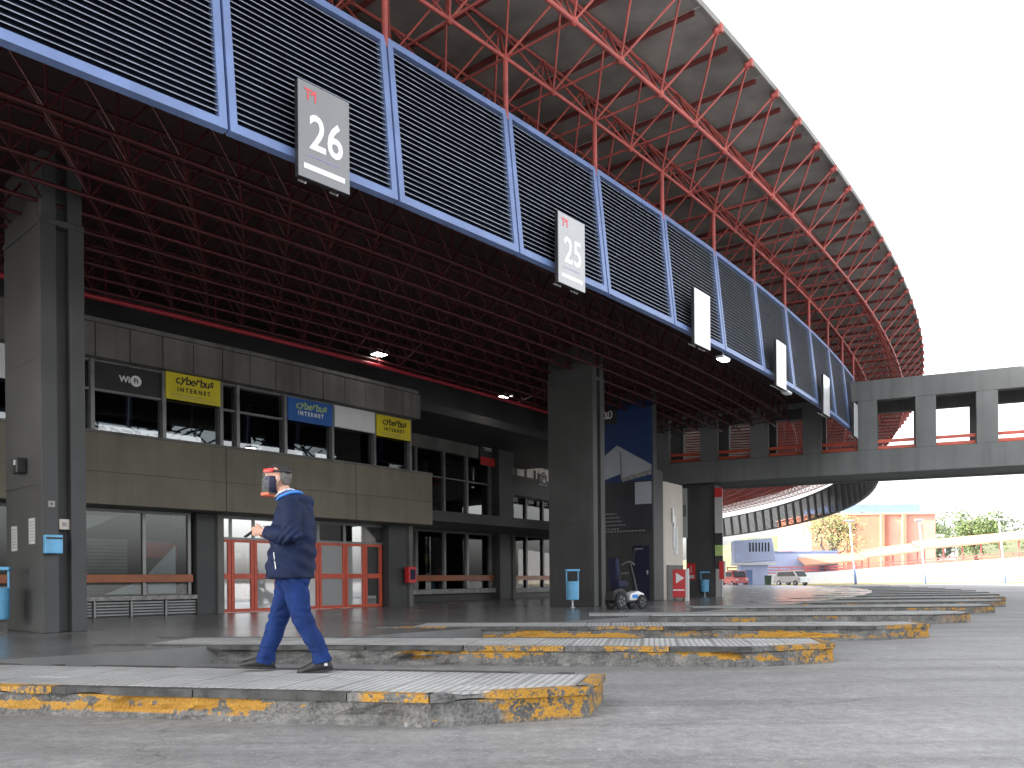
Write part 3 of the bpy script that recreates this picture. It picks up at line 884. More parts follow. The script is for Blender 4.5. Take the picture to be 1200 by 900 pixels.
b = MB(); b.arc(111.1, 111.16, -47.2, -40.66, 1.03, 1.22, .4); b.build('guard_bar', 'orange', bld, .01)
# shutter, and white sheets that paint reflections into the shop glass
for i in range(22):
    b = MB(); b.arc(110.2, 110.24, -42.3, -41.3, .24+i*.085, .31+i*.085, .5); b.build('shutter_slat', 'steel', bld)
for i in range(22):
    b = MB(); b.arc(110.2, 110.24, -41.05, -40.68, .24+i*.085, .31+i*.085, .5); b.build('shutter_slat', 'steel', bld)
def facade_poly(R, pts, name, m, th=.01):
    b = MB(); n = len(pts)
    vs = [pol(R, t, z) for t, z in pts]+[pol(R+th, t, z) for t, z in pts]
    b.add(vs, [tuple(range(n)), tuple(range(2*n-1, n-1, -1))]+[(i, (i+1) % n, n+(i+1) % n, n+i) for i in range(n)])
    return b.build(name, m, bld)
facade_poly(110.93, [(-42.28, 1.95), (-42.28, 2.6), (-41.6, 2.6)], 'reflection_sheet', 'white')
facade_poly(110.93, [(-41.2, .75), (-40.84, .75), (-40.84, 1.95), (-41.2, 1.25)], 'reflection_sheet', 'white')
facade_poly(110.93, [(-41.75, .75), (-41.3, .75), (-41.3, 1.08)], 'reflection_sheet', 'white')
facade_poly(110.5, [(-41.15, 1.65), (-40.7, 1.6), (-40.7, 2.0), (-41.15, 2.05)], 'red_poster', 'redbox')
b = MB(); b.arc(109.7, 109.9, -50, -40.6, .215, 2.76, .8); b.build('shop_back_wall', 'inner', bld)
# piers
for a, c, R1 in ((-40.62, -40.25, 111.25), (-37.3, -36.78, 111.35), (-47.9, -47.2, 111.25)):
    b = MB(); b.arc(110.5, R1-.05, a, c, .21, 2.77, .4); b.build('pier', 'dark', bld, .01)
    b = MB(); b.arc(R1-.3, R1+.03, c-.09, c+.0, .212, 2.765, .4); b.build('pier_edge', 'conc', bld, .01)
# doors
dv = [-40.23, -40.07, -39.715, -39.32, -38.95, -38.6, -38.09, -37.69, -37.32]
for i, (a, c) in enumerate(zip(dv, dv[1:])):
    d = MB(); d.arc(110.96, 111.04, a+.004, a+.05, .225, 2.14, .5); d.arc(110.96, 111.04, c-.05, c-.004, .225, 2.14, .5)
    d.arc(110.965, 111.035, a+.05, c-.05, 2.07, 2.14, .5); d.arc(110.965, 111.035, a+.05, c-.05, .225, .31, .5)
    dr = d.build('door', 'coral', bld)
    b = MB(); b.arc(110.965, 111.05, a+.051, c-.051, 1.1, 1.24, .5); o = b.build('push_rail', 'coral', None); o.parent = dr
    for v in range(len(o.data.vertices)): o.data.vertices[v].co -= Vector(bld['_o'])
    for z0, z1 in ((.31, 1.1), (1.24, 2.07)):
        b = MB(); b.arc(110.995, 111.005, a+.05, c-.05, z0, z1, .5); o = b.build('door_pane', 'rglass' if i in (1, 7) else 'frost', None); o.parent = dr
        for v in range(len(o.data.vertices)): o.data.vertices[v].co -= Vector(bld['_o'])
    b = MB(); b.arc(110.97, 111.03, a-.02, a+.02, 2.2, 2.72, .5); b.build('mullion', 'steel', bld)
    b = MB(); b.arc(110.995, 111.005, a+.02, c-.02, 2.2, 2.68, .5); b.build('transom_pane', 'rglass', bld)
b = MB(); b.arc(110.95, 111.05, -40.25, -37.3, 2.145, 2.2, .5); b.build('door_head', 'steel', bld)
b = MB(); b.arc(110.95, 111.05, -40.25, -37.3, 2.68, 2.76, .5); b.build('transom_head', 'steel', bld)
# rear wall of the ground floor with its openings to the bright street behind
for a, c in ((-62, -37.7), (-36.2, -36.0), (-34.5, -34.3), (-32.85, -30.85), (-30.4, -29.05), (-28.7, -26.6), (-25.2, -25.0), (-23.4, -10)):
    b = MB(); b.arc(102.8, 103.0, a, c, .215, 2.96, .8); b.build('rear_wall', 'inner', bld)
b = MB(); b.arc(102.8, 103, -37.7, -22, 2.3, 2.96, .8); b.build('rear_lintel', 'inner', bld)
# recessed wing
def rec(R0, R1, a, c, z0, z1, nm, m, bev=0):
    b = MB(); b.arc(R0, R1, a, c, z0, z1, .4); return b.build(nm, m, bld, bev)
rec(108.1, 108.3, -36.6, -32.33, .21, .5, 'stall_riser', 'dark'); rec(108.05, 108.5, -36.6, -32.33, .5, .68, 'sill', 'sill', .01)
rec(108.1, 108.4, -36.6, -32.33, 2.88, 3.5, 'spandrel', 'conc')
rec(108.1, 108.4, -36.9, -32.33, 6.02, 6.8, 'frieze', 'conc')
for q in (-34.93, -34.05, -33.26, -32.36):
    rec(108.15, 108.33, q-.03, q+.03, .68, 2.88, 'mullion', 'steel'); rec(108.15, 108.33, q-.03, q+.03, 3.5, 6.02, 'mullion', 'steel')
for a, c in ((-36.4, -34.93), (-34.93, -34.05), (-34.05, -33.26), (-33.26, -32.36)):
    rec(108.22, 108.235, a+.03, c-.03, .68, 2.88, 'pane', 'glass'); rec(108.22, 108.235, a+.03, c-.03, 3.5, 6.02, 'pane', 'dglass')
rec(108.2, 108.3, -36.4, -32.36, 5.0, 5.05, 'transom', 'steel')
rec(108.34, 108.42, -36.4, -32.34, 1.0, 1.22, 'guard_bar', 'orange', .01)
rec(107.6, 108.7, -32.33, -31.72, .21, 6.75, 'pier', 'dark', .02); rec(108.4, 108.75, -31.82, -31.7, .212, 3.5, 'pier_edge', 'conc')
rec(108.0, 108.3, -31.72, -27, .21, .45, 'stall_riser', 'dark'); rec(107.95, 108.45, -31.7, -27, .45, .65, 'sill', 'sill', .01)
rec(108.0, 108.35, -31.7, -27, 2.94, 3.68, 'spandrel', 'conc')
for q in (-30.75, -29.9, -28.8):
    rec(108.1, 108.25, q-.04, q+.04, .65, 2.94, 'mullion', 'black'); rec(108.1, 108.25, q-.04, q+.04, 3.68, 4.7, 'mullion', 'black')
for a, c in ((-31.7, -30.75), (-30.75, -29.9), (-29.9, -28.8), (-28.8, -27)):
    rec(108.16, 108.17, a+.04, c-.04, .65, 2.94, 'pane', 'glass'); rec(108.16, 108.17, a+.04, c-.04, 3.68, 4.7, 'pane', 'glass')
rec(108.22, 108.3, -31.68, -27, 1.0, 1.2, 'guard_bar', 'orange', .01)
rec(107.9, 108.5, -31.72, -27, 4.72, 5.6, 'deep_beam', 'dark')
rec(106.0, 106.2, -31.7, -27, 5.6, 6.8, 'upper_wall', 'cream')
for i in range(8):
    rec(106.2, 106.25, -31.6+.55*i, -31.5+.55*i, 5.6, 6.6, 'wall_rib', 'dark')
rec(106.9, 107.2, -31.4, -31.05, 5.3, 6.7, 'red_panel', 'redbox')

def fsign(name, lab, cat, R, a, c, z0, z1, m, group=None, depth=.05):
    tm = (a+c)/2; wdt = R*R_(c-a)
    o = thing(name, lab, cat, pol(R, tm, z0), face_rot(tm), group)
    b = MB(); b.box(-wdt/2, wdt/2, 0, depth, 0, z1-z0); b.build('panel', m, o, .004)
    return o, wdt, z1-z0
for lab, a, c, z0, z1, m, ink, ink2 in (('yellow internet sign, the larger left one in the window band', -41.165, -40.44, 5.42, 6.1, 'yellow', 'black', 'black'),
        ('yellow internet sign, the smaller right one beside the white panel', -37.77, -37.035, 5.36, 6.0, 'yellow', 'black', 'black'),
        ('blue internet sign in the middle of the window band', -39.405, -38.635, 5.38, 6.0, 'bsign', 'lime', 'letter')):
    o, W, Hh = fsign('window_sign', lab, 'sign', 111.78, a, c, z0, z1, m, 'internet signs in the window band')
    for q, ch in enumerate('cyberbus'):
        text(ch, .29, ink, o, (-W*.30+q*W*.088+(0.02 if q > 0 else 0), -.004, Hh*.73+(.02 if q % 3 == 1 else -.012)), shear=.15, offset=.004, rot=(math.pi/2, (-.12, .1, -.05, .08, .12, -.1, .06, .14)[q], 0))
    text('INTERNET', .15, ink2, o, (0, -.004, Hh*.37), offset=.005, space=1.55, sx=.88)
    if m == 'yellow':
        b = MB(); b.box(-W*.42, W*.18, -.004, -.001, Hh*.17, Hh*.19); b.box(-W*.3, W*.42, -.004, -.001, Hh*.09, Hh*.105); b.build('fine_print', 'print_text', o)
o, W, Hh = fsign('blank_panel', 'plain white panel between the blue and yellow signs', 'panel', 111.78, -38.59, -37.81, 5.4, 6.02, 'white')
b = MB(); b.box(-W/2, W/2, -.006, -.001, 0, .015); b.build('edge_strip', 'metal', o)
o, W, Hh = fsign('edge_sign', 'blue and white sign in the window left of the broad column', 'sign', 111.78, -43.05, -42.4, 5.3, 6.02, 'bsign')
b = MB(); b.box(-W/2, W*.1, -.01, -.001, .0, Hh); b.build('white_half', 'white', o)
o = thing('wireless_mark', 'white wireless internet mark on the black window film', 'logo', pol(111.668, -41.585, 5.59), face_rot(-41.585))
text('Wi', .2, 'letter', o, (-.12, -.004, .13), offset=.006)
b = MB(); b.lathe([(.13, 0), (.13, .006)], 20); r_ = b.build('disc', 'letter', o); r_.rotation_euler = (math.pi/2, 0, 0); r_.location = (.14, 0, .13)
text('Fi', .16, 'black', o, (.14, -.009, .13), offset=.004)
o = thing('fire_cabinet', 'red fire hose cabinet on the pier right of the doors', 'cabinet', pol(111.42, -36.92, .95), face_rot(-36.92))
b = MB(); b.box(-.17, .17, -.18, .0, 0, .5); b.build('case', 'redbox', o, .01)
b = MB(); b.box(-.1, .12, -.188, -.181, .1, .42); b.build('window', 'mask', o)
b = MB(); b.box(-.15, .15, -.2, -.183, .44, .47); b.build('handle', 'redbox', o)
o, W, Hh = fsign('hanging_sign', 'small black pictogram sign hanging under the deep beam', 'sign', 109.2, -31.05, -30.65, 5.2, 5.72, 'black')
text('?', .3, 'letter', o, (-.14, -.004, .28), name='pictogram', offset=.004); 
b = MB(); b.box(.02, .26, -.006, -.001, .14, .24); b.box(.07, .2, -.006, -.001, .24, .34); b.box(-.37, .37, -.005, -.001, .01, .025); b.box(-.37, .37, -.005, -.001, .495, .51); b.build('pictogram', 'letter', o)
for x in (-.3, .3):
    b = MB(); b.tube((x, .025, .52), (x, .025, 1.6), .008); b.build('hanger', 'black', o)
o, W, Hh = fsign('dark_poster', 'dark red lettered poster high on the recessed wall', 'poster', 108.5, -32.9, -32.35, 5.75, 6.72, 'print_dark')
b = MB(); b.box(-W*.3, W*.3, -.005, -.001, .72, .76); b.box(-W*.2, W*.3, -.005, -.001, .64, .67); b.build('fine_print', 'letter', o)
b = MB(); b.box(-W*.5, W*.5, -.004, -.001, 0.02, .35); b.build('red_half', 'redbox', o)

# ================================================================== RADIAL MURAL WALL AND CORE BESIDE THE BRIDGE
core = thing('mural_wall', 'dark wall block by the footbridge, carrying the big printed mural and a grey door', 'wall', pol(116.2, -33, .215), R_(-33))
# local frame: x outward along the radius, y along +theta
b = MB(); b.box(-2.5, 0, 0, .88, 0, 4.75); b.build('wall', 'dark', core, .02)
b = MB(); b.box(-2.5, 0, 0, .35, 4.75, 7.6); b.build('upper_wall', 'dark', core, .01)
b = MB(); b.box(-2.3, -.9, .9, 3.2, 0, 4.74); b.build('rear_block', 'dark', core)
b = MB(); b.prism([(-.9, .9), (-.25, .9), (-.05, 1.2), (-.05, 2.9), (-.25, 3.2), (-.9, 3.2)], 0, 4.4); b.build('cream_wall', 'cream', core, .02)
b = MB(); b.box(-.035, -.02, 1.25, 2.85, 0, 1.3); b.build('grey_dado', 'conc', core)
for (y, z, h) in ((1.75, 2.9, .55), (1.9, 2.75, .4), (1.85, 1.95, .8), (2.1, 1.7, 1.05)):
    b = MB(); b.box(-.05, .01, y, y+.14, z, z+h); b.build('small_notice', 'white' if z < 2.6 else 'metal', core)
b = MB(); b.box(-.82, -.16, -.05, 0, .0, 2.0); b.build('door', 'mask', core, .01)
b = MB(); b.box(-.72, -.4, -.06, -.05, 1.86, 1.9); b.build('door_plate', 'metal', core)
b = MB(); b.box(-.25, -.2, -.09, -.05, .95, 1.1); b.build('door_handle', 'metal', core)
o = thing('printed_mural', 'large printed mural of a white hall under deep blue sky with grey lettering', 'mural', core.matrix_basis @ Vector((-2.15, -.02, 2.45)), R_(-33))
W = 2.12
b = MB(); b.box(0, W, -.02, .0, 1.9, 4.75); b.build('sky_print', 'sky_print', o)
b = MB(); b.box(0, W, -.02, .0, 0, 1.9); b.build('dark_print', 'print_dark', o)
b = MB(); b.xprism([(0, 1.95), (0, 2.75), (.75, 3.25), (2.1, 2.45), (2.1, 2.15), (.95, 1.95), (.9, 2.2)], -.03, -.021); b.build('hall_print', 'print_white', o)
b = MB(); b.xprism([(.85, 3.0), (.9, 3.02), (.95, 2.0), (.9, 1.98)], -.034, -.031); b.build('gable_edge', 'steel', o)
b = MB(); b.xprism([(.95, 1.9), (2.1, 2.1), (2.1, 2.28), (.95, 2.05)], -.034, -.0305); b.build('eaves_print', 'sill', o)
b = MB(); b.box(1.45, 2.1, -.026, -.021, 1.05, 1.85); b.build('pale_block', 'print_white', o)
b = MB(); b.box(.05, .75, -.03, -.021, 4.05, 4.7); b.build('badge', 'print_dark', o)
b = MB()
for x in (.18, .34, .5): b.lathe([(.16, 0), (.16, .004), (.11, .004), (.11, 0)], 14, (x+.06, 0, 0), False)
bo = b.build('emblem', 'letter', o); bo.rotation_euler = (math.pi/2, 0, 0); bo.location = (0, -.031, 4.42); bo.scale = (.8, 1, 1)
rnd = random.Random(3)
for q in range(5):
    b = MB(); x = .12
    z = .72-q*.14
    L = (.7, .85, .9, 1.0, .8)[q]
    while x < L:
        l_ = rnd.uniform(.03, .11); b.box(x, x+l_, -.025, -.0205, z, z+.05); x += l_+.03
    b.build('text_line', 'print_text', o)
b = MB(); x = .15
while x < 1.8:
    l_ = rnd.uniform(.04, .14); b.box(x, x+l_, -.025, -.0205, .06, .12); x += l_+.035
b.build('text_line', 'print_text', o)

# ================================================================== FOOTBRIDGE
BU = Vector((.91277, -.40847, 0)); BW = Vector((.40847, .91277, 0))
br = thing('footbridge', 'grey concrete footbridge with square openings and red rails crossing the bus yard', 'bridge', (6.56, 36.24, 0), math.atan2(BU.y, BU.x))
NB = 16; P_ = 2.035; OW = 1.33; DEP = 3.2
u0, u1 = -1.9, .14+NB*P_
for y0, y1, nm in ((0, .4, 'front'), (DEP-.4, DEP, 'rear')):
    b = MB(); b.box(u0, u1, y0, y1, 5.0, 5.9); b.build('edge_beam', 'bridge', br, .02)
    b = MB(); b.box(u0, u1, y0, y1, 7.82, 8.6); b.build('roof_beam', 'bridge', br, .02)
    for k in range(NB+1):
        a = .14+P_*k-(P_-OW); c = .14+P_*k
        if k == 0: a = u0
        b = MB(); b.box(a, c, y0+.004, y1-.004, 5.9, 7.82); b.build('post', 'bridge', br, .012)
    for k in range(NB):
        a = .14+P_*k
        yy = y0+.44 if nm == 'front' else y0-.1
        for z in (5.97, 6.22):
            b = MB(); b.box(a-.01, a+OW+.01, yy, yy+.05, z, z+.12); b.build('rail', 'coral', br)
b = MB(); b.box(u0, u1, .4, DEP-.4, 5.05, 5.3); b.build('deck', 'bridge', br)
b = MB(); b.box(u0, u1, .4, DEP-.4, 8.3, 8.55); b.build('roof_slab', 'bridge', br)
for k in range(0, NB, 2):
    b = MB(); b.box(.4+P_*k, 1.2+P_*k, 1.4, 1.6, 8.2, 8.29); b.build('lamp', 'white', br)
for u in (1.35, 20.3, 31.5):
    b = MB(); b.box(u-.62, u+.62, .55, 2.3, .0, 4.99); b.build('support_pier', 'dark', br, .02)
bm_ = br.matrix_basis
o = thing('poster_board', 'narrow white poster board on the left side of the bridge pier', 'poster', bm_ @ Vector((.68, .5, 2.75)), br.rotation_euler.z)
b = MB(); b.box(-.1, .12, -.06, .04, 0, 2.1); b.build('board', 'paper', o); b = MB(); b.box(-.07, .09, -.065, -.061, .9, 1.4); b.build('print', 'print_text', o)
o = thing('poster_column', 'tall white poster strip with red top and lime band on the bridge pier', 'poster', bm_ @ Vector((2.12, .45, 1.4)), br.rotation_euler.z)
for z0, z1, m_ in ((1.5, 3.0, 'paper'), (3.0, 3.4, 'redbox'), (1.0, 1.5, 'print_dark'), (.55, 1.0, 'lime'), (0, .55, 'dark')):
    b = MB(); b.box(-.14, .17, -.05, .05, z0, z1-.003); b.build('panel', m_, o)
o = thing('red_plate', 'dark red and white plate on a pole beside the bridge pier', 'sign', bm_ @ Vector((2.3, .2, .215)), br.rotation_euler.z)
b = MB(); b.tube((0, 0, 0), (0, 0, 1.0), .03); b.build('pole', 'metal', o); b = MB(); b.box(-.12, .08, -.03, .03, .75, 1.5); b.build('plate', 'redbox', o); b = MB(); b.box(.082, .14, -.03, .03, .8, 1.5); b.build('white_edge', 'white', o)
o = thing('red_poster', 'small dark red poster on the bridge pier beside the litter bin', 'poster', bm_ @ Vector((.95, .53, .95)), br.rotation_euler.z)
b = MB(); b.box(-.17, .17, -.03, .0, 0, .7); b.build('sheet', 'redbox', o); b = MB(); b.box(-.1, .12, -.034, -.031, .06, .2); b.box(-.02, .02, -.034, -.031, .3, .6); b.build('print', 'paper', o)
# red stand with white arrow
o = thing('red_stand', 'red stand with a white arrow and white post by the cream wall', 'stand', (5.96, 30.3, .215), R_(-20))
b = MB(); b.box(-.24, .2, -.1, .1, .12, 1.12); b.build('board', 'redbox', o, .015)
for x in (-.18, .14):
    b = MB(); b.tube((x, 0, 0), (x, 0, .12), .025); b.build('foot', 'black', o)
b = MB(); b.xprism([(-.12, .62), (-.12, 1.0), (.17, .81)], -.108, -.101); b.build('arrow', 'letter', o)
b = MB(); b.box(-.22, .18, -.106, -.101, .36, .41); b.build('stripe', 'letter', o)
b = MB(); b.box(.22, .32, -.08, .06, 0, 1.15); b.build('white_post', 'white', o)

# ================================================================== LITTER BINS
def litter_bin(lab, loc, rz):
    o = thing('litter_bin', lab, 'bin', loc, rz, 'light blue litter bins')
    b = MB(); b.lathe([(.165, .22), (.18, .24), (.185, .72), (.19, .725), (.19, .74), (.17, .74), (.165, .3), (.0, .28)], 24, cap=False); b.add([(0, 0, .22)], []); b.smooth = False
    b.build('drum', 'bin', o)
    b = MB(); b.lathe([(.165, .219), (.165, .223)], 24); b.build('drum_floor', 'bin', o)
    b = MB(); b.tube((0, .0, 0), (0, 0, .22), .028, 8); b.build('foot', 'metal', o)
    for s_ in (-1, 1):
        b = MB(); b.box(s_*.17-.015, s_*.17+.015, -.02, .02, .7, 1.02); b.build('upright', 'bin', o)
    b = MB(); b.prism([(-.2, -.1), (.2, -.1), (.2, .1), (-.2, .1)], 1.02, 1.08); b.build('hood', 'bin', o, .015)
    b = MB(); b.lathe([(.08, 0), (.08, .012)], 12); b.build('base_plate', 'metal', o)
    return o
litter_bin('light blue litter bin by the broad column at the left edge', (-8.42, 13.95, .215), .3)
litter_bin('light blue litter bin in front of the mid column', (1.69, 23.9, .215), .2)
litter_bin('light blue litter bin in the shade by the bridge pier', (8.15, 36.1, .215), .1)

# ================================================================== MOBILITY SCOOTER
o = thing('mobility_scooter', 'black and white mobility scooter parked beside the mid column', 'scooter', (2.95, 22.2, .215), R_(28)); o.scale = (.85, .9, 1.14)
def wheel(x, y, r, w):
    b = MB(); b.lathe([(r*.62, -w/2), (r*.95, -w/2), (r, -w*.3), (r, w*.3), (r*.95, w/2), (r*.62, w/2)], 20, cap=True); b.smooth = False
    wo = b.build('wheel', 'rubber', o); wo.location = (x, y, r); wo.rotation_euler = (math.pi/2, 0, 0)
    b = MB(); b.lathe([(r*.6, -w/2-.006), (r*.58, w/2+.006)], 16); b.build('hub', 'steel', wo)
    for q in range(5):
        b = MB(); a = q*2*math.pi/5; b.box(r*.1, r*.55, -.03, .03, w/2+.006, w/2+.012, Matrix.Rotation(a, 4, 'Z')); b.build('spoke', 'black', wo)
for y in (-.26, .26): wheel(-.36, y, .2, .09); wheel(.42, y, .17, .08)
b = MB(); b.box(-.4, .42, -.2, .2, .15, .22); b.build('deck', 'black', o, .03)
b = MB(); b.xprism([(-.62, .2), (-.58, .45), (-.3, .5), (-.12, .4), (-.1, .22)], -.22, .22); b.build('rear_cowl', 'black', o, .03)
b = MB(); b.xprism([(.0, .2), (.05, .36), (.34, .42), (.56, .36), (.62, .24), (.4, .2)], -.2, .2); b.build('front_cowl', 'car', o, .04)
b = MB(); b.box(.1, .3, -.21, -.2, .26, .34); b.build('blue_badge', 'lining', o)
b = MB(); b.xprism([(.36, .4), (.46, .38), (.2, 1.05), (.14, 1.05)], -.05, .05); b.build('tiller', 'black', o, .02)
b = MB(); b.sweep([(.1, -.3, 1.02), (.14, -.12, 1.08), (.18, 0, 1.09), (.14, .12, 1.08), (.1, .3, 1.02)], .018, 8); b.build('handlebar', 'metal', o)
b = MB(); b.tube((.16, -.2, 1.08), (.16, -.22, 1.3), .008); b.ell((.16, -.22, 1.33), (.015, .06, .05)); b.build('mirror', 'black', o)
b = MB(); b.xprism([(-.42, .5), (-.08, .5), (-.04, .6), (-.1, .66), (-.42, .66)], -.24, .24); b.build('seat', 'mask', o, .04)
b = MB(); b.xprism([(-.45, .6), (-.3, .62), (-.38, 1.12), (-.46, 1.2), (-.52, 1.12)], -.22, .22); b.build('backrest', 'mask', o, .05)
b = MB(); b.tube((-.3, 0, .4), (-.28, 0, .52), .05); b.build('seat_post', 'metal', o)
for y in (-.27, .27):
    b = MB(); b.sweep([(-.42, y, .7), (-.36, y, .82), (-.1, y, .82)], .025, 8); b.build('armrest', 'black', o)

# ================================================================== WALKING PERSON
def remeshed(mb, name, voxel, m, parent, disp=0, dscale=6, smooth=1, seed=0, fold=None):
    me = mb.mesh(name+'_src')
    t_ = bpy.data.objects.new('tmp', me); COL.objects.link(t_)
    r = t_.modifiers.new('r', 'REMESH'); r.mode = 'VOXEL'; r.voxel_size = voxel; r.use_smooth_shade = True
    if smooth:
        s_ = t_.modifiers.new('s', 'SMOOTH'); s_.factor = .5; s_.iterations = smooth*3
    dg = bpy.context.evaluated_depsgraph_get(); dg.update()
    out = bpy.data.meshes.new_from_object(t_.evaluated_get(dg))
    bpy.data.objects.remove(t_)
    if disp or fold:
        ns = [v.normal.copy() for v in out.vertices]
        for v, nn in zip(out.vertices, ns):
            d = disp*noise.noise(v.co*dscale+Vector((seed, 0, 0)))
            if fold: d += fold(v.co)
            v.co += nn*d
    out.name = name
    out.materials.clear(); out.materials.append(M[m])
    out.shade_smooth()
    return link(name, out, parent)

def torso(b, rows, n=28, pw=2.4):
    rings = []
    for z, cx, rx, ry in rows:
        rr = []
        for k in range(n):
            a = 2*math.pi*k/n; c, s_ = math.cos(a), math.sin(a)
            rr.append(Vector((cx+rx*math.copysign(abs(c)**(2/pw), c), ry*math.copysign(abs(s_)**(2/pw), s_), z)))
        rings.append(rr)
    b.rings(rings)
man = thing('person', 'person in navy jacket, jeans, face mask and visor walking left along the nearest platform', 'person', (-1.93, 7.36, .232), 0)
# skeleton points: +x is backwards, -y is the side seen by the camera
SH = {-1: (.06, -.20, 1.425), 1: (.05, .20, 1.425)}
EL = {-1: (.115, -.265, 1.135), 1: (.09, .26, 1.14)}
WR = {-1: (-.155, -.17, 1.195), 1: (-.15, .10, 1.19)}
HIP = {-1: (.06, -.085, .86), 1: (.02, .085, .86)}
KN = {-1: (.135, -.095, .475), 1: (-.10, .095, .485)}
AN = {-1: (.315, -.095, .125), 1: (-.235, .095, .105)}
def lerp3(a, c, t_): return tuple(x+(y-x)*t_ for x, y in zip(a, c))
def head_fn(p):
    x, y, z = p
    dz = (z-1.665)/.12
    if dz < -.15:                      # jaw narrows and comes forward
        f_ = 1+.32*(dz+.15); y *= f_; x = x-.012*(-dz-.15)*2
        if x > -.05: x -= .035*(-dz-.15)
    if dz > .3 and x < -.1: x += .02*(dz-.3)
    return Vector((x, y, z))
b = MB()
b.ell((-.078, 0, 1.665), (.103, .077, .122), 24, 16, head_fn)
b.sweep([(.03, 0, 1.42), (.0, 0, 1.5), (-.045, 0, 1.585)], [.072, .06, .058], 16)
b.sweep([(-.172, 0, 1.69), (-.193, 0, 1.655), (-.2, 0, 1.638), (-.176, 0, 1.63)], [(.014, .010), (.016, .012), (.018, .014), (.014, .01)], 10)
b.sweep([(-.168, -.045, 1.695), (-.176, 0, 1.70), (-.168, .045, 1.695)], .012, 8)
for s_ in (-1, 1):
    b.ell((-.058, s_*.079, 1.655), (.022, .011, .034), 12, 8)
torso(b, [(.84, .03, .11, .15), (1.0, .04, .12, .15), (1.2, .05, .13, .165), (1.36, .05, .115, .175), (1.44, .045, .08, .13), (1.48, .03, .05, .07)], 24, 2)
for s_ in (-1, 1):
    b.sweep([SH[s_], lerp3(SH[s_], EL[s_], .5), EL[s_], lerp3(EL[s_], WR[s_], .4), WR[s_]], [.055, .05, .042, .04, .026], 12)
    b.sweep([HIP[s_], lerp3(HIP[s_], KN[s_], .5), KN[s_], lerp3(KN[s_], AN[s_], .35), AN[s_]], [.085, .075, .055, .055, .036], 12)
    # hand: palm, four unequal bent fingers, thumb off the side of the palm
    wx, wy, wz = WR[s_]
    dir_ = Vector((-1, .25 if s_ < 0 else .1, .08)).normalized(); side = Vector((0, 0, 1)); inn = Vector((0, -s_, 0)) if s_ > 0 else Vector((0, 1, 0))
    W0 = Vector(WR[s_])
    pc = W0+dir_*.055
    b.sweep([W0, W0+dir_*.035, W0+dir_*.085], [(.018, .026), (.017, .038), (.014, .04)], 12)
    kn = W0+dir_*.085
    for q, (off, L) in enumerate(((.032, .066), (.011, .074), (-.011, .069), (-.031, .055))):
        p0 = kn+side*off-dir_*.012; p1 = p0+dir_*L*.5+inn*.006; p2 = p1+dir_*L*.22+inn*L*.3; p3 = p2+inn*L*.3-dir_*L*.1
        b.sweep([p0, p1, p2, p3], [.0098, .009, .0082, .007], 8)
    t0_ = W0+dir_*.03+side*.03; t1_ = t0_+dir_*.03+side*.026+inn*.012; t2_ = t1_+dir_*.032+side*.008+inn*.012
    b.sweep([t0_, t1_, t2_], [.014, .011, .008], 8)
remeshed(b, 'body', .0062, 'skin', man, 0, 6, 1)
# face details
for s_ in (-1, 1):
    b = MB(); b.ell((-.166, s_*.032, 1.683), (.011, .014, .009), 10, 7); b.smooth = True; b.build('eye', 'letter', man)
    b = MB(); b.ell((-.175, s_*.033, 1.683), (.004, .006, .006), 8, 6); b.build('iris', 'black', man)
    b = MB(); b.sweep([(-.176, s_*.015, 1.706), (-.178, s_*.035, 1.711), (-.163, s_*.055, 1.704)], .005, 6); b.build('eyebrow', 'hair', man)
# trousers
def jean_fold(c):
    d = 0
    for s_ in (-1, 1):
        kx, ky, kz = KN[s_]
        if abs(c.y-ky) < .1:
            d += .011*math.exp(-((c.z-kz)/.09)**2)*(.4*math.sin((c.z+c.x*.5)*70)+noise.noise(Vector((c.x*14, c.y*18, c.z*26))))
            az = AN[s_][2]
            d += .012*math.exp(-((c.z-az-.05)/.09)**2)*noise.noise(Vector((c.x*9, c.y*14, c.z*34+s_*5)))
    d += .009*math.exp(-((c.z-.78)/.09)**2)*math.sin((c.z*.8+c.x)*80)
    return d
b = MB()
torso(b, [(.76, .04, .135, .165), (.84, .04, .145, .175), (.93, .045, .14, .17), (.97, .045, .135, .165)], 24, 2.3)
for s_ in (-1, 1):
    h = HIP[s_]; k_ = KN[s_]; a_ = AN[s_]
    b.sweep([(h[0], h[1], .9), (h[0]+(k_[0]-h[0])*.1, h[1], .82), lerp3(h, k_, .5), k_, lerp3(k_, a_, .45), lerp3(k_, a_, .8), (a_[0]-.005, a_[1], a_[2]-.045)],
            [.11, .118, .108, .088, .081, .076, .082], 18)
remeshed(b, 'trousers', .0085, 'jeans', man, .010, 9, 1, 3, jean_fold)
# jacket with sleeves, hem, stand-up collar and folded hood
def jack_fold(c):
    d = .010*math.sin((c.x*.9+c.z*1.3)*38)*math.exp(-((c.z-1.0)/.2)**2)
    for s_ in (-1, 1):
        e = Vector(EL[s_])
        d += .013*math.exp(-((c-e).length/.1)**2)*math.sin((c.x-c.z)*95)
    return d
b = MB()
torso(b, [(.80, .02, .205, .225), (.83, .022, .208, .228), (.95, .03, .197, .22), (1.1, .042, .187, .215), (1.25, .055, .178, .222), (1.36, .06, .155, .222), (1.43, .055, .125, .195), (1.48, .045, .1, .135), (1.52, .025, .082, .09)], 32, 2.5)
for s_ in (-1, 1):
    b.sweep([(SH[s_][0], SH[s_][1]*.8, 1.42), SH[s_], lerp3(SH[s_], EL[s_], .5), EL[s_], lerp3(EL[s_], WR[s_], .2), lerp3(EL[s_], WR[s_], .6), lerp3(EL[s_], WR[s_], .97)],
            [.09, .094, .086, .082, .079, .068, .054], 18)
